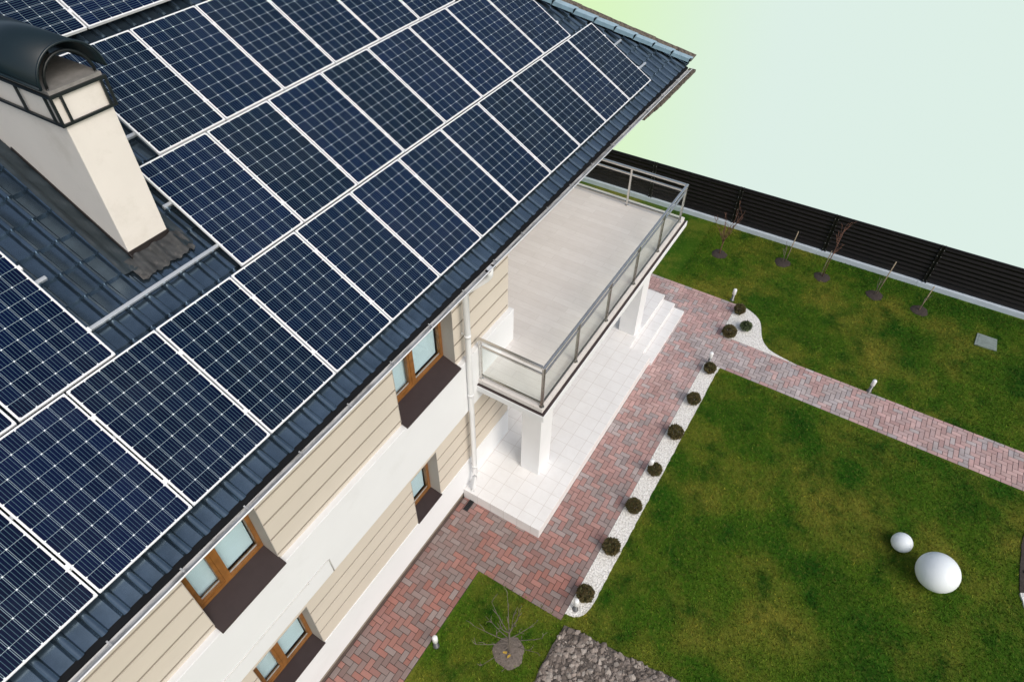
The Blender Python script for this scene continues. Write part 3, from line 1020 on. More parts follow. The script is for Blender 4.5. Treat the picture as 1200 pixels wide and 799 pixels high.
# terrace slab and balcony
TZ = 0.292
tr = MB()
tr.prism([(5.34, -0.1675), (5.34, 1.545), (10.6, 1.545), (10.6, 1.0), (12.82, 1.0), (12.82, -2.99), (7.0, -2.99), (7.0, -0.1675)], 0.0, TZ)
terr = tr.build('terrace', M['terrace'], house, bevel=0.006)
for (o0_, o1_, z_, xe_) in ((1.001, 1.32, 0.195, 12.76), (1.321, 1.60, 0.10, 12.72)):
    st_ = MB(); st_.box(10.602, xe_, o0_, o1_, 0.0, z_); st_.build('step', M['terrace'], terr, bevel=0.005)
for (x0, x1) in ((6.38, 6.83), (11.02, 11.42)):
    c_ = MB(); c_.box(x0, x1, 0.52, 0.93, TZ + 0.012, 2.81); c_.box(x0 + .004, x1 - .004, .524, .926, TZ - .01, TZ + .012)
    c_.build('column', M['white_col'], house, bevel=0.006)
BX0, BX1, BO1 = 5.83, 12.37, 1.235
sl = MB()
sl.prism([(BX0, -0.112), (BX0, BO1), (BX1, BO1), (BX1, -2.99), (7.055, -2.99), (7.055, -0.112)], 2.81, 2.945)
slab = sl.build('balcony_slab', M['white_col'], house, bevel=0.006)
gr_ = MB()
gr_.prism([(BX0 + .012, -0.092), (BX0 + .012, BO1 - .012), (BX1 - .012, BO1 - .012), (BX1 - .012, -2.99), (7.056, -2.99), (7.056, -0.092)], 2.9465, 2.953)
gr_.build('drip_channel', M['sill'], slab)
fl_ = MB()
fl_.prism([(BX0 + .062, -0.0915), (BX0 + .062, BO1 - .062), (BX1 - .062, BO1 - .062), (BX1 - .062, -2.98), (7.06, -2.98), (7.06, -0.0915)], 2.954, 3.05)
fl_.build('balcony_floor', M['deck'], house, bevel=0.004)
# railing
hr = MB()
RT = 3.985; RO = 1.13; RX0 = 5.945; RX1 = 12.07
rlw = 0.025
def bar(mb, a, b, w, h):
    """square bar between two points lying along x or o"""
    if abs(a[0] - b[0]) > abs(a[1] - b[1]): mb.box(min(a[0], b[0]), max(a[0], b[0]), a[1] - w / 2, a[1] + w / 2, a[2] - h / 2, a[2] + h / 2)
    else: mb.box(a[0] - w / 2, a[0] + w / 2, min(a[1], b[1]), max(a[1], b[1]), a[2] - h / 2, a[2] + h / 2)
bar(hr, (RX0 - .03, RO, RT), (RX1 + .03, RO, RT), 0.05, 0.04)
bar(hr, (RX0, -0.10, RT), (RX0, RO - .031, RT), 0.055, 0.04)
bar(hr, (RX1, -2.95, RT), (RX1, RO - .031, RT), 0.06, 0.04)
rail = hr.build('railing', M['chrome'], house, bevel=0.008)
for (z, mt, nm) in ((RT - 0.15, 'chrome', 'lower_rail'), (3.135, 'dark_reflect_steel', 'bottom_rail')):
    lr = MB()
    bar(lr, (RX0 + .026, RO, z), (RX1 - .026, RO, z), 0.035, 0.03)
    bar(lr, (RX0, -0.10, z), (RX0, RO - .026, z), 0.035, 0.03)
    bar(lr, (RX1, -2.95, z), (RX1, RO - .026, z), 0.04, 0.035)
    lr.build(nm, M[mt], rail, bevel=0.006)
posts = [(RX0, RO), (7.14, RO), (8.37, RO), (9.61, RO), (10.84, RO), (RX1, RO), (RX0, -0.06), (RX1, -0.13), (RX1, -1.5)]
for (x, o) in posts:
    pb = MB(); pb.box(x - .022, x + .022, o - .022, o + .022, 3.05, RT - .02); pb.lathe(x, o, [(0.045, 3.051), (0.045, 3.062), (0.03, 3.064)], 14)
    pb.build('post', M['dark_reflect_steel'] if o > 1 and x < 12 else M['chrome'], rail, bevel=0.004)
xs = [RX0, 7.14, 8.37, 9.61, 10.84, RX1]
for k in range(5):
    g = MB(); g.box(xs[k] + .03, xs[k + 1] - .03, RO - .005, RO + .005, 3.15, RT - .165); g.build('glass_panel', M['rail_glass'], rail)
g = MB(); g.box(RX0 - .005, RX0 + .005, -0.03, RO - .03, 3.15, RT - .165); g.build('glass_panel', M['rail_glass'], rail)
for (a, b) in ((-0.10, RO - .03), (-1.47, -0.16)):
    g = MB(); g.box(RX1 - .005, RX1 + .005, a, b, 3.15, RT - .165); g.build('glass_panel', M['rail_glass'], rail)

# small things on the facade
cb = MB(); cb.tube([(-2.0, BAND + .006, 2.93), (2.09, BAND + .006, 2.93), (2.13, BAND + .006, 2.91), (2.14, BAND + .006, 2.56)], 0.010, 6)
cb.lathe(1.72, BAND + .008, [(0.001, 2.915), (0.016, 2.918), (0.016, 2.945), (0.001, 2.948)], 10)
tag(cb.build('wall_cable', M['cable']), 'thin pale cable clipped along the white wall band above the ground-floor window', 'cable')
dg = MB()
dg.box(5.10, 5.36, -0.02, 0.08, 0.005, 0.03)
drain = dg.build('drain', M['drain'])
tag(drain, 'small dark drain box on the pavers under the white downpipe', 'drain')
dl = MB()
for k in range(7): dl.box(5.115 + .034 * k, 5.132 + .034 * k, -0.008, 0.068, 0.030, 0.035)
dl.build('grate', M['fence'], drain)

# ------------------------------------------------------------------ solar panels
PL, PW = 1.5786, 0.981
def make_panel(landscape=False):
    """built flat in roof coordinates with its lower left corner at the origin"""
    w, l = (PL - .012, PW) if landscape else (PW, 1.600)
    root = empty('solar_panel')
    b = 0.0185; t_ = 0.038
    f = MB()
    def fb(x0, x1, y0, y1, z0, z1): f.box(x0, x1, -y1, -y0, z0, z1)
    fb(0, w, 0, b, -t_, 0.003); fb(0, w, l - b, l, -t_, 0.003); fb(0, b, b, l - b, -t_, 0.003); fb(w - b, w, b, l - b, -t_, 0.003)
    fb(b, w - b, b, l - b, -0.012, -0.006)
    fr = f.build('frame', M['alu'], root, bevel=0.0025)
    me = bpy.data.meshes.new('cells')
    me.from_pydata([(b, b, -0.001), (w - b, b, -0.001), (w - b, l - b, -0.001), (b, l - b, -0.001)], [], [(0, 1, 2, 3)])
    uvl = me.uv_layers.new(name='UVMap')
    m_ = 0.02
    q = [(-m_, -m_), (6 + m_, -m_), (6 + m_, 10 + m_), (-m_, 10 + m_)]
    if landscape: q = [(-m_, 10 + m_), (-m_, -m_), (6 + m_, -m_), (6 + m_, 10 + m_)]
    for i, (u, v) in enumerate(q): uvl.data[i].uv = (u, v)
    me.materials.append(M['cells'])
    c = bpy.data.objects.new('cells', me); COL.objects.link(c); c.parent = root
    for yy in ((0.33, 1.22) if not landscape else (0.25, 0.75)):
        cl = MB(); cl.box(w + 0.0005, w + 0.0185, -(yy + 0.05), -yy, -0.03, 0.006)
        cl.build('clamp', M['alu'], root)
    return root


def place_panel(o, x, s, h=0.0, tilt=0.0):
    mtx = Matrix((( 1, 0, 0, 0), (0, CP, -SP, 0), (0, SP, CP, 0), (0, 0, 0, 1)))
    o.matrix_world = Matrix.Translation(Vector(P(*RP(x, s, h)))) @ mtx @ Matrix.Rotation(tilt, 4, 'X')


ORD = ['first', 'second', 'third', 'fourth', 'fifth', 'sixth', 'seventh', 'eighth', 'ninth', 'tenth', 'eleventh', 'twelfth', 'thirteenth']
proto = make_panel(); used = False
def panel_at(x, s, label):
    global used
    o = copy_tree(proto) if used else proto
    used = True
    place_panel(o, x + 0.009, s, random.uniform(-.002, .002))
    tag(o, label, 'solar panel', 'solar panels on the tiled roof')
for k in range(13):                                          # row along the gutter
    i = 11 - k
    if k == 0: lb = 'dark blue solar panel at the hip end of the row along the gutter'
    else: lb = 'solar panel, %s from the hip end in the row along the gutter' % ORD[k]
    panel_at(i, 0.0, lb)
s1 = 1.622
for k in range(8):
    i = 10.19 - k
    lb = 'solar panel, %s from the hip end in the second row above the gutter' % ORD[k]
    if k == 0: lb = 'dark blue solar panel at the hip end of the second row up from the gutter'
    if k == 7: lb = 'dark blue solar panel in the second row just right of the gap before the chimney'
    panel_at(i + 0.0 if k else i, s1, lb)
panel_at(0.57, s1, 'solar panel left of the open tiles below the chimney, in the second row')
panel_at(-0.44, s1, 'sliver of dark blue solar panel at the left picture edge, in the second row')
s2 = 3.245
for k in range(6):
    i = 8.53 - k
    lb = 'solar panel, %s from the far end in the third row above the gutter' % ORD[k]
    if k == 5: lb = 'dark blue solar panel beside the chimney cap, nearest in the third row up'
    panel_at(i, s2, lb)
lp_ = make_panel(True)
place_panel(lp_, 4.145, 5.035, 0.03); tag(lp_, 'landscape solar panel in the topmost row, right of the one behind the chimney cap', 'solar panel', 'solar panels on the tiled roof')
lp2 = copy_tree(lp_)
place_panel(lp2, 4.145 - PL - 0.012, 5.035, 0.03); tag(lp2, 'landscape solar panel in the topmost row, partly hidden behind the chimney cap', 'solar panel', 'solar panels on the tiled roof')

# mounting rails
RAIL_H0 = -0.085
def mrail(x0, x1, s, label):
    m = MB(); m.obox(RP(x0, s - .02, RAIL_H0), EX, ES, EH, x1 - x0, 0.04, 0.042)
    m.obox(RP(x0, s - .012, RAIL_H0 + .0425), EX, ES, EH, x1 - x0, 0.024, 0.004)
    tag(m.build('mounting_rail', M['rail'], bevel=0.003), label, 'mounting rail', 'panel mounting rails')
mrail(-3.0, 12.40, 0.335, 'grey mounting rail under the gutter row, its stub showing nearest the roof corner')
mrail(-3.0, 12.38, 0.995, 'grey mounting rail under the gutter row, its upper stub showing beside the hip tiles')
mrail(-3.0, 11.3, 1.995, 'pale mounting rail crossing the open tiles just below the chimney')
mrail(-3.0, 1.68, 2.68, 'pale mounting rail stub poking out of the left second-row panel toward the chimney')
mrail(3.10, 11.3, 2.70, 'pale mounting rail ending in a stub right of the chimney base')
mrail(3.42, 9.7, 3.63, 'pale mounting rail stub under the third row right of the chimney shaft')

# ------------------------------------------------------------------ fence
fence = tag(empty('fence', (17.1, 2.5, 0)), 'long black-brown slatted garden fence on a pale blue concrete curb', 'fence')
fence_inv = Vector(P(17.1, 2.5, 0))
def fbuild(mb, name, mat, bevel=0.0):
    o = mb.build(name, mat, None, bevel); o.parent = fence; o.matrix_parent_inverse = Matrix.Translation(-fence_inv); return o
FO0, FO1 = -9.2, 24.6
fdir = Vector((0.018, 1.0, 0)).normalized(); fn = Vector((1.0, -0.018, 0))
def fpt(o, off=0.0, z=0.0): return (curb_x(o) + off, o, z)
cbm = MB()
k = FO0
while k < FO1:
    cbm.obox(fpt(k, 0.0, -0.02), fn, fdir, (0, 0, 1), 0.10, 2.612, 0.165); k += 2.617
fbuild(cbm, 'curb', M['curb'], 0.005)
post_o = [-1.2 + 2.617 * k for k in range(-3, 10)]
for k in range(len(post_o) - 1):
    a = post_o[k] + 0.05; b = post_o[k + 1] - 0.05
    m = MB()
    for j in range(9):
        z = 0.16 + j * 0.126
        # tilted louvre slat
        m.v += [P(*fpt(a, 0.085, z - 0.008)), P(*fpt(b, 0.085, z - 0.008)), P(*fpt(b, 0.062, z + .060)), P(*fpt(a, 0.062, z + .060)),
                P(*fpt(a, 0.085, z + .122)), P(*fpt(b, 0.085, z + .122)), P(*fpt(b, 0.10, z + .122)), P(*fpt(a, 0.10, z + .122)), P(*fpt(a, .10, z - .008)), P(*fpt(b, .10, z - .008))]
        n = len(m.v) - 10
        m.f += [[n, n + 1, n + 2, n + 3], [n + 3, n + 2, n + 5, n + 4], [n + 4, n + 5, n + 6, n + 7], [n + 7, n + 6, n + 9, n + 8], [n + 8, n + 9, n + 1, n]]
        m.smooth += [False] * 5
    m.obox(fpt(a, 0.055, 0.16 + 9 * .126), fn, fdir, (0, 0, 1), 0.055, b - a, 0.03)
    fbuild(m, 'slat_panel', M['fence'])
for o in post_o:
    m = MB()
    m.obox(fpt(o - 0.055, 0.03, 0.10), fn, fdir, (0, 0, 1), 0.07, 0.028, 1.24)
    m.obox(fpt(o + 0.027, 0.03, 0.10), fn, fdir, (0, 0, 1), 0.07, 0.028, 1.24)
    m.obox(fpt(o - 0.05, 0.075, 0.10), fn, fdir, (0, 0, 1), 0.03, 0.10, 1.23)
    p_ = fbuild(m, 'post', M['fence_post'], 0.004)
    m = MB()
    for j in range(6):
        for q in (-0.045, 0.037): m.obox(fpt(o + q, 0.022, 0.22 + j * .2), fn, fdir, (0, 0, 1), 0.008, 0.012, 0.014)
    b_ = m.build('bolt', M['rail']); b_.parent = p_

# ------------------------------------------------------------------ shrubs, lamps, globes, trees
def leaf_ball(name, r, n, cols, squash=0.92, seed=0, mat='leaf', size=0.022):
    rg = np.random.default_rng(seed)
    V = []; F = []; C = []
    for k in range(n):
        d = rg.normal(size=3); d /= np.linalg.norm(d)
        lump = 1 + 0.07 * math.sin(d[0] * 7 + seed) * math.cos(d[1] * 6 + 1) + 0.05 * math.sin(d[2] * 9 + seed * 2)
        rr = r * lump * (0.62 + 0.40 * rg.random() ** 0.45)
        c = d * rr; c[2] = c[2] * squash
        if c[2] < -0.75 * r: continue
        a = rg.normal(size=3) * 0.6 + d * 1.0; a /= np.linalg.norm(a)
        b = np.cross(a, rg.normal(size=3)); b /= np.linalg.norm(b)
        s = size * (0.7 + 0.7 * rg.random())
        i0 = len(V)
        for (u, v) in ((-.5, 0), (0, .45), (1.0, 0), (0, -.45)):
            q = c + a * s * u * 1.3 + b * s * v; V.append((q[0], q[1], q[2]))
        F.append((i0, i0 + 1, i0 + 2, i0 + 3))
        cc = cols[rg.integers(len(cols))]; kk = 0.7 + 0.6 * rg.random()
        C += [(cc[0] * kk, cc[1] * kk, cc[2] * kk, 1.0)] * 4
    me = bpy.data.meshes.new(name); me.from_pydata(V, [], F)
    ca = me.color_attributes.new('tone', 'FLOAT_COLOR', 'POINT'); ca.data.foreach_set('color', np.array(C, dtype=np.float32).ravel())
    me.materials.append(M[mat]); return me


brown = [(0.125, 0.098, 0.034), (0.085, 0.068, 0.026), (0.150, 0.112, 0.046), (0.075, 0.082, 0.026)]
green = [(0.085, 0.125, 0.055), (0.12, 0.155, 0.07), (0.065, 0.09, 0.042)]
ball_meshes = [leaf_ball('foliage', 0.158, 2600, brown, 0.92, k) for k in range(3)]
green_mesh = leaf_ball('foliage', 0.135, 900, green, 0.75, 9, size=0.034)
stem_m = MB(); stem_m.tube([(0, 0, -0.01), (0.004, 0.002, 0.08), (0, 0, 0.14)], [0.016, 0.013, 0.008], 6)
stem_proto = stem_m.build('stem', M['bark'])
def shrub(x, o, mesh, label, rot, sc):
    e = empty('round_shrub', (x, o, 0.015))
    c = bpy.data.objects.new('foliage', mesh); COL.objects.link(c); c.parent = e; c.location = (0, 0, 0.135)
    c.rotation_euler = (0, 0, rot); c.scale = (sc * .93, sc * .93, sc * .93)
    s_ = stem_proto.copy(); COL.objects.link(s_); s_.parent = e
    tag(e, label, 'shrub', 'round shrubs in the white gravel')
SH = [(11.14, 2.84, 'brown-green ball shrub behind the lamp at the far tip of the gravel strip'),
      (10.05, 2.85, 'brown-green ball shrub second from the far tip of the gravel strip'),
      (8.96, 2.85, 'brown-green ball shrub third from the far tip of the gravel strip'),
      (7.85, 2.84, 'brown-green ball shrub with a lamp at its side in the middle of the gravel strip'),
      (6.85, 2.82, 'brown-green ball shrub third from the near rounded end of the gravel strip'),
      (5.84, 2.82, 'brown-green ball shrub second from the near rounded end of the gravel strip'),
      (4.79, 2.81, 'brown-green ball shrub next to the lamp at the near rounded end of the gravel strip'),
      (13.50, 2.79, 'brown ball shrub at the lawn corner of the curved gravel patch'),
      (12.57, 2.83, 'brown ball shrub beside the path crossing in the curved gravel patch')]
for k, (x, o, lb) in enumerate(SH): shrub(x, o, ball_meshes[k % 3], lb, k * 1.7, [0.90, 0.97, 1.07, 0.92, 1.0, 1.06, 1.02, 0.93, 1.10][k])
shrub(12.98, 3.12, green_mesh, 'small open green shrub in the middle of the curved gravel patch', 0.4, 1.0)
bpy.data.objects.remove(stem_proto)

def make_lamp():
    e = empty('garden_lamp')
    p = MB(); p.lathe(0, 0, [(0.055, -0.01), (0.055, 0.012), (0.036, 0.016), (0.034, 0.20)], 18)
    p.build('post', M['lamp_grey'], e)
    h = MB(); h.lathe(0, 0, [(0.040, 0.20), (0.046, 0.206), (0.046, 0.345), (0.038, 0.366), (0.0, 0.372)], 18)
    h.build('lamp_head', M['lamp_white'], e)
    return e
LP = [(13.90, 2.49, 'short white-topped garden lamp in the grass by the curved gravel patch'),
      (12.52, 6.18, 'short white-topped garden lamp on the far side of the path across the lawn'),
      (11.40, 2.74, 'short white-topped garden lamp at the far tip of the gravel strip by the path crossing'),
      (7.86, 2.74, 'short white-topped garden lamp in the middle of the gravel strip beside a ball shrub'),
      (4.50, 2.77, 'short white-topped garden lamp at the near rounded end of the gravel strip'),
      (2.72, 1.06, 'short white-topped garden lamp at the paving edge of the small lawn corner')]
l0 = make_lamp()
for k, (x, o, lb) in enumerate(LP):
    l = l0 if k == 0 else copy_tree(l0)
    l.location = P(x, o, 0.012); tag(l, lb, 'garden lamp', 'short garden lamps')

def globe(x, o, r, label):
    e = empty('globe_lamp', (x, o, 0))
    g = MB(); seg = 20
    g.lathe(0, 0, [(r * math.sin(a), r * 0.97 + r * 0.97 * -math.cos(a)) for a in [0.22 + (math.pi - 0.22) * k / seg for k in range(seg + 1)]], 40)
    g.build('globe', M['globe'], e)
    b = MB(); b.lathe(0, 0, [(r * 0.38, 0.0), (r * 0.38, 0.03), (r * 0.2, 0.04)], 24); b.build('base_ring', M['lamp_grey'], e)
    tag(e, label, 'globe lamp')
globe(8.35, 8.02, 0.355, 'large white globe lamp standing on the lawn')
globe(8.76, 7.42, 0.185, 'small white globe lamp on the lawn beside the larger globe')

hm = MB(); hm.prism([(15.95, 8.12), (15.95, 8.56), (15.50, 8.58), (15.48, 8.09)], -0.01, 0.03); hm.prism([(15.90, 8.17), (15.90, 8.51), (15.55, 8.53), (15.53, 8.14)], 0.03, 0.036)
tag(hm.build('access_hatch', M['hatch'], bevel=0.004), 'square grey-green access hatch lying in the lawn near the fence', 'hatch')


def mulch_disc(x, o, r, mat, seed):
    m = MB(); n = 26; pts = []
    for k in range(n):
        a = 2 * math.pi * k / n; rr = r * (1 + 0.06 * math.sin(3 * a + seed) + 0.04 * math.sin(7 * a + seed * 2))
        pts.append((rr * math.cos(a), rr * math.sin(a)))
    for k in range(n):
        p, q = pts[k], pts[(k + 1) % n]
        for (f0, f1, h0, h1) in ((1.0, 0.7, 0.0, 0.03), (0.7, 0.35, 0.03, 0.036), (0.35, 0.0, 0.036, 0.03)):
            a = [(p[0] * f0, p[1] * f0, h0), (q[0] * f0, q[1] * f0, h0), (q[0] * f1, q[1] * f1, h1), (p[0] * f1, p[1] * f1, h1)]
            if f1 == 0.0: a = a[:3]
            m.face([(x + u, o + v, 0.006 + w) for (u, v, w) in a], True)
    tag(m.build('mulch_ring', mat), kind='structure')


def bare_tree(name, x, o, trunk, branches, mat, label, stake=None, seed=0, twigs=2, group=None):
    rg = random.Random(seed)
    e = empty(name, (x, o, 0))
    t_ = MB(); t_.tube([p[:3] for p in trunk], [p[3] for p in trunk], 7); t_.build('trunk', mat, e)
    b_ = MB()
    for br in branches:
        pts = br
        r0 = 0.009
        b_.tube(catmull(pts, 4), [r0 * (1 - 0.75 * k / (4 * (len(pts) - 1))) for k in range(4 * (len(pts) - 1) + 1)], 5)
        for q in range(twigs):
            i = rg.randrange(1, len(pts)); p = pts[i]
            d = Vector(pts[i]) - Vector(pts[i - 1]); L = d.length * rg.uniform(0.35, 0.75); d.normalize()
            d = (d + Vector((rg.uniform(-.8, .8), rg.uniform(-.8, .8), rg.uniform(-.1, .6)))).normalized()
            m_ = Vector(p) + d * L * 0.5 + Vector((0, 0, 0.03)); en = Vector(p) + d * L + Vector((rg.uniform(-.04, .04), rg.uniform(-.04, .04), 0.06))
            b_.tube([p, tuple(m_), tuple(en)], [0.0065, 0.005, 0.003], 4)
    b_.build('crown', mat, e)
    tag(e, label, 'tree', group)
    if stake:
        s_ = MB(); s_.tube(stake, 0.014, 6)
        sk = s_.build('stake', M['stake'], None, loc=(x, o, 0))
        return e, sk
    return e, None


# foreground bare tree (spreading)
T0 = (3.27, 2.16)
mulch_disc(T0[0], T0[1], 0.265, M['mulch_grey'], 1)
br0 = []
for (dx, do, z0, L, up) in ((0.35, -0.25, 0.75, 0.55, 0.9), (0.1, -0.5, 0.8, 0.55, 0.95), (-0.05, 0.12, 0.85, 0.5, 1.1), (0.3, 0.1, 0.8, 0.55, 1.0), (-0.25, -0.12, 0.85, 0.5, 1.0),
                           (-0.2, -0.75, 0.5, 0.6, 0.2), (0.1, -0.8, 0.6, 0.5, 0.15), (0.25, 0.55, 0.55, 0.55, 0.25), (0.5, 0.4, 0.6, 0.5, 0.35), (-0.55, 0.25, 0.5, 0.5, 0.25), (-0.5, -0.5, 0.45, 0.55, 0.3),
                           (-0.75, -0.25, 0.3, 0.55, 0.15), (0.05, 0.7, 0.4, 0.5, 0.3)):
    n_ = Vector((dx, do, up * 0.6)).normalized()
    br0.append([(0, 0, z0), tuple(Vector((0, 0, z0)) + n_ * L * 0.35), tuple(Vector((0, 0, z0)) + n_ * L * 0.7 + Vector((0, 0, 0.05))), tuple(Vector((0, 0, z0)) + n_ * L + Vector((0.02, -0.02, 0.15 * up)))])
bare_tree('bare_tree', T0[0], T0[1], [(0, 0, -0.02, 0.024), (0.01, 0.0, 0.4, 0.020), (0, 0, 0.85, 0.014), (0.0, 0.01, 1.0, 0.009)], br0, M['bark'],
          'leafless spreading young tree in a grey mulch ring on the small lawn corner', seed=2, twigs=4)
lf = MB()
for (x, o, r_) in ((3.20, 2.20, 0.4), (3.22, 2.12, 1.1)):
    m_ = MB(); a = r_
    c, s = math.cos(a), math.sin(a)
    ring = [(0.045, 0), (0.02, 0.02), (-0.03, 0.016), (-0.045, 0), (-0.03, -0.016), (0.02, -0.02)]
    m_.face([(u * c - v * s, u * s + v * c, 0.004 + 0.12 * abs(v)) for (u, v) in ring])
    ob = m_.build('fallen_leaf', M['clay_leaf'], None, loc=(x, o, 0.062))
    tag(ob, 'yellow fallen leaf on the grey mulch under the bare tree', 'leaf', 'yellow fallen leaves on the mulch ring')

# young trees along the fence
def up_branches(n, z0, L, spread, seed):
    rg = random.Random(seed); out = []
    for k in range(n):
        a = 2 * math.pi * (k + rg.random() * .6) / n; sp_ = spread * rg.uniform(.6, 1.2); z = z0 * rg.uniform(.8, 1.1)
        d = Vector((math.cos(a) * sp_, math.sin(a) * sp_, 1)).normalized(); l = L * rg.uniform(.7, 1.15)
        b = Vector((0, 0, z))
        out.append([tuple(b), tuple(b + d * l * .3), tuple(b + d * l * .65 + Vector((rg.uniform(-.04, .04), rg.uniform(-.04, .04), .03))), tuple(b + d * l + Vector((rg.uniform(-.05, .05), rg.uniform(-.05, .05), .08)))])
    return out
FT = [(15.61, 1.55, 'tree', 1.0), (16.18, 3.18, 'stick', 1.05), (16.12, 4.27, 'red', 1.7), (16.10, 5.64, 'stick', 1.05), (16.09, 6.75, 'stick', 0.80)]
for k, (x, o, kind, h) in enumerate(FT):
    mulch_disc(x, o, 0.215, M['mulch'], k + 3)
    if kind == 'tree':
        bare_tree('young_tree', x, o, [(0, 0, -.02, .018), (0.02, 0.0, .30, .015), (0.03, 0.02, .52, .011)], up_branches(9, .5, 0.80, .55, 5), M['red_bark'],
                  'bushy leafless young tree with reddish twigs before the fence, nearest the balcony', seed=4, twigs=6, group='young trees along the fence')
    elif kind == 'red':
        e, sk = bare_tree('young_tree', x, o, [(0, 0, -.02, .014), (0.02, 0.02, .7, .011), (0.03, 0.05, 1.65, .004)], [[(0.02, .02, z), (0.02 + .07 * math.cos(z * 9), .03 + .07 * math.sin(z * 9), z + .08), (0.02 + .13 * math.cos(z * 9), .03 + .12 * math.sin(z * 9), z + .2)] for z in [0.75 + .065 * q for q in range(14)]], M['red_bark'],
                          'slender upright young tree of reddish twigs in front of a fence post', stake=[(0.06, -.05, -.02), (0.05, -.03, .85)], seed=6, twigs=1, group='young trees along the fence')
        tag(sk, 'pale wooden stake beside the slender reddish young tree', 'stake', 'wooden stakes along the fence')
    else:
        st = {1: [(0.05, .06, -.02), (0.06, .10, 1.06)], 3: [(0.05, .03, -.02), (0.10, .10, 1.10)], 4: [(-0.02, -.02, -.02), (0.04, .02, .80)]}[k]
        e, sk = bare_tree('young_tree', x, o, [(0, 0, -.02, .010), (0.0, -.02, .35, .008), (-.01, -.03, h * .55, .004)], [[(0, -.02, z), (.05 * math.cos(z * 11 + k), -.02 + .05 * math.sin(z * 11 + k), z + .06), (.09 * math.cos(z * 11 + k), -.02 + .09 * math.sin(z * 11 + k), z + .15)] for z in (.25, .33, .42)], M['bark'],
                          {1: 'tiny bare sapling tied to a pale stake, between the bushy and the slender reddish trees', 3: 'tiny bare sapling with a stake, between the slender reddish tree and the last sapling', 4: 'tiny bare sapling with a short stake, last of the row toward the hatch'}[k],
                          stake=st, seed=8 + k, twigs=1, group='young trees along the fence')
        tag(sk, {1: 'pale wooden stake in the mulch ring left of the slender reddish tree', 3: 'tall pale stake in the mulch ring right of the slender reddish tree', 4: 'short pale stake in the last mulch ring toward the hatch'}[k], 'stake', 'wooden stakes along the fence')

# ------------------------------------------------------------------ soil clods
def inside(poly, x, y):
    r = False; n = len(poly)
    for i in range(n):
        x1, y1 = poly[i]; x2, y2 = poly[(i + 1) % n]
        if (y1 > y) != (y2 > y) and x < (x2 - x1) * (y - y1) / (y2 - y1) + x1: r = not r
    return r


def clods(name, poly, n, rmin, rmax, cols, seed):
    rg = np.random.default_rng(seed)
    xs_ = [p[0] for p in poly]; ys_ = [p[1] for p in poly]
    bm0 = bmesh.new(); bmesh.ops.create_icosphere(bm0, subdivisions=1, radius=1.0)
    bv = np.array([v.co[:] for v in bm0.verts]); bf = [[v.index for v in f.verts] for f in bm0.faces]; bm0.free()
    V = []; F = []; C = []; cnt = 0
    while cnt < n:
        x = rg.uniform(min(xs_), max(xs_)); y = rg.uniform(min(ys_), max(ys_))
        if not inside(poly, x, y): continue
        r = rmin + (rmax - rmin) * rg.random() ** 5
        q = bv.copy()
        for _ in range(9):                                   # chop flat facets for a broken look
            d = rg.normal(size=3); d /= np.linalg.norm(d); c_ = rg.uniform(0.45, 0.85)
            ex = q @ d - c_; q -= np.outer(np.clip(ex, 0, None), d)
        q *= 1 + rg.normal(size=(len(q), 1)) * 0.13
        q *= np.array([rg.uniform(.8, 1.3), rg.uniform(.8, 1.3), rg.uniform(.6, .95)]) * r
        a = rg.uniform(0, 6.28); ca, sa = math.cos(a), math.sin(a)
        R_ = np.array([[ca, -sa, 0], [sa, ca, 0], [0, 0, 1]])
        q = q @ R_.T + np.array([x, -y, 0.02 + r * 0.12])
        i0 = len(V); V += [tuple(p) for p in q]; F += [[i0 + j for j in f] for f in bf]
        cc = cols[rg.integers(len(cols))]; kk = rg.uniform(.75, 1.25)
        C += [(cc[0] * kk, cc[1] * kk, cc[2] * kk, 1)] * len(q); cnt += 1
    me = bpy.data.meshes.new(name); me.from_pydata(V, [], F)
    ca_ = me.color_attributes.new('tone', 'FLOAT_COLOR', 'POINT'); ca_.data.foreach_set('color', np.array(C, dtype=np.float32).ravel())
    me.materials.append(M['clod'])
    ob = bpy.data.objects.new(name, me); COL.objects.link(ob)
    return tag(ob, kind='stuff')


tag(clods('soil_clods', [(4.14, 2.75), (4.34, 4.9), (2.2, 4.9), (2.2, 2.77)], 7500, 0.009, 0.072, [(0.29, 0.245, 0.215), (0.38, 0.335, 0.295), (0.17, 0.14, 0.12), (0.24, 0.20, 0.175)], 3),
    'heap of broken grey-brown soil clods in the bed by the small lawn', 'soil')
_ring = [(T0[0] + 0.235 * math.cos(k * .42), T0[1] + 0.235 * math.sin(k * .42)) for k in range(15)]
tag(clods('mulch_chips', _ring, 420, 0.005, 0.018, [(0.22, 0.18, 0.15), (0.30, 0.25, 0.21), (0.12, 0.09, 0.07), (0.17, 0.14, 0.115)], 5), 'loose grey-brown chips covering the mulch ring under the bare tree', 'mulch')
tag(clods('border_clods', [(10.35, 9.5), (8.85, 9.5), (8.8, 10.2), (10.4, 10.2)], 420, 0.012, 0.06, [(0.07, 0.055, 0.05), (0.10, 0.085, 0.075), (0.05, 0.04, 0.036)], 4),
    'dark crumbly soil in the border at the right edge of the lawn', 'soil')
ge = MB(); ge.prism(wobble_poly([(8.95, 9.44), (8.70, 9.53), (8.52, 9.80), (8.46, 10.3), (8.62, 10.3), (8.70, 9.9), (8.85, 9.68), (9.0, 9.56)], .006, .06), 0.0, 0.035)
tag(ge.build('gravel_edge', M['gravel']), kind='structure')

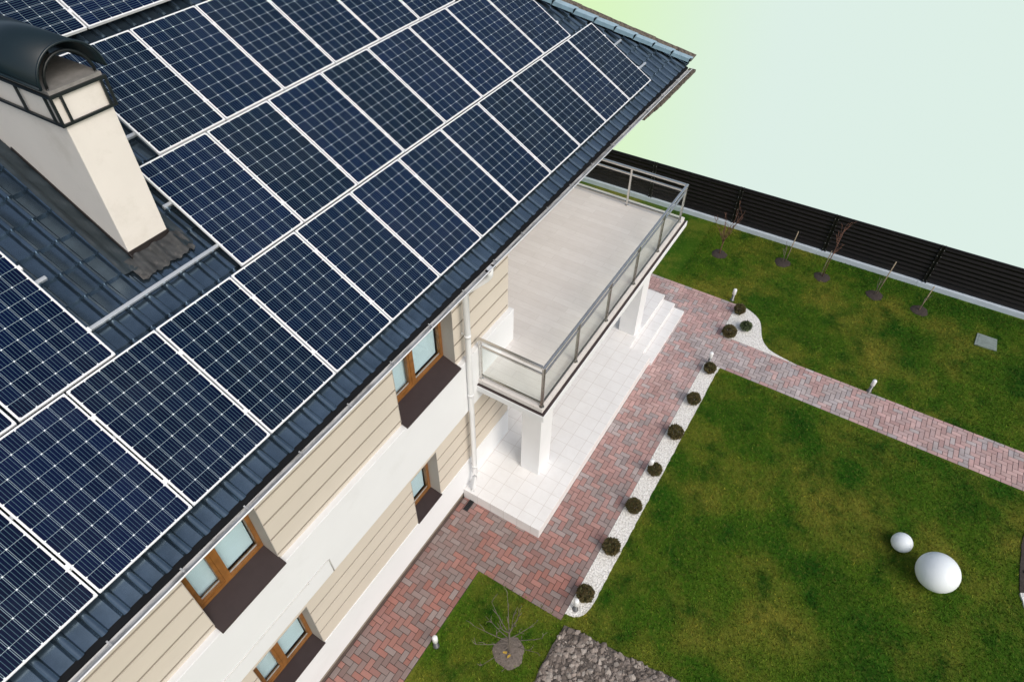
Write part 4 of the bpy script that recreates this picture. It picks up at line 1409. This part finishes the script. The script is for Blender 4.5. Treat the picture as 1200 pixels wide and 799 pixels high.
# ------------------------------------------------------------------ grass blades
def grass():
    n = 260000
    x = rng.uniform(1.3, 17.1, n); o = rng.uniform(0.9, 11.2, n)
    keep = x < (CURB_X + 0.018 * (o - 2.5) - 0.01)
    keep &= ~((x < 4.30) & (o < 1.015)); keep &= ~((x > 4.24) & (x < 13.83) & (o < 2.66))
    keep &= ~((x > 11.35) & (x < 12.47) & (o > 2.5))
    keep &= ~((x > 4.36) & (x < 11.36) & (o > 2.5) & (o < 3.0 - np.where(x < 4.62, (4.62 - x) * 0.7, 0)))
    pa = np.array(patch)
    def inp(poly):
        r = np.zeros(n, bool); m = len(poly)
        for i in range(m):
            x1, y1 = poly[i]; x2, y2 = poly[(i + 1) % m]
            if y1 == y2: continue
            c = ((y1 > o) != (y2 > o)) & (x < (x2 - x1) * (o - y1) / (y2 - y1) + x1)
            r ^= c
        return r
    keep &= ~inp(patch); keep &= ~inp(SOIL); keep &= ~inp(BED)
    for (cx, co, r) in [(t[0], t[1], 0.205) for t in FT] + [(T0[0], T0[1], 0.26), (15.72, 8.34, 0.27)]:
        keep &= ((x - cx) ** 2 + (o - co) ** 2) > r * r
    keep &= ~((x < 13.0) & (o < 0.9))
    x, o = x[keep], o[keep]; n = len(x)
    a = rng.uniform(0, 2 * np.pi, n); L = rng.uniform(0.022, 0.055, n); w = rng.uniform(0.004, 0.011, n)
    lean = rng.uniform(0.2, 1.0, n) * L; b = rng.uniform(0, 2 * np.pi, n)
    V = np.zeros((n, 3, 3), np.float32)
    V[:, 0] = np.stack([x - w * np.cos(a), -(o - w * np.sin(a)), np.zeros(n)], 1)
    V[:, 1] = np.stack([x + w * np.cos(a), -(o + w * np.sin(a)), np.zeros(n)], 1)
    V[:, 2] = np.stack([x + lean * np.cos(b), -(o + lean * np.sin(b)), L * 0.85], 1)
    me = bpy.data.meshes.new('lawn_grass')
    me.vertices.add(n * 3); me.vertices.foreach_set('co', V.ravel())
    me.loops.add(n * 3); me.loops.foreach_set('vertex_index', np.arange(n * 3, dtype=np.int32))
    me.polygons.add(n); me.polygons.foreach_set('loop_start', np.arange(0, n * 3, 3, dtype=np.int32))
    me.update(calc_edges=True)
    ca = me.color_attributes.new('tone', 'FLOAT_COLOR', 'POINT')
    k = 0.6 + 1.1 * rng.random(n); straw = rng.random(n) < 0.05; k = np.where(straw, k * 1.2 + 0.3, k); warm = np.where(straw, 1.35, rng.uniform(0.85, 1.25, n))
    c = np.stack([k * warm, k, k * 0.9, np.ones(n)], 1).astype(np.float32)
    ca.data.foreach_set('color', np.repeat(c, 3, 0).ravel())
    me.materials.append(M['blades'])
    ob = bpy.data.objects.new('lawn_grass', me); COL.objects.link(ob)
    tag(ob, 'short patchy green and yellowish grass of the lawn', 'grass', kind='stuff')


grass()
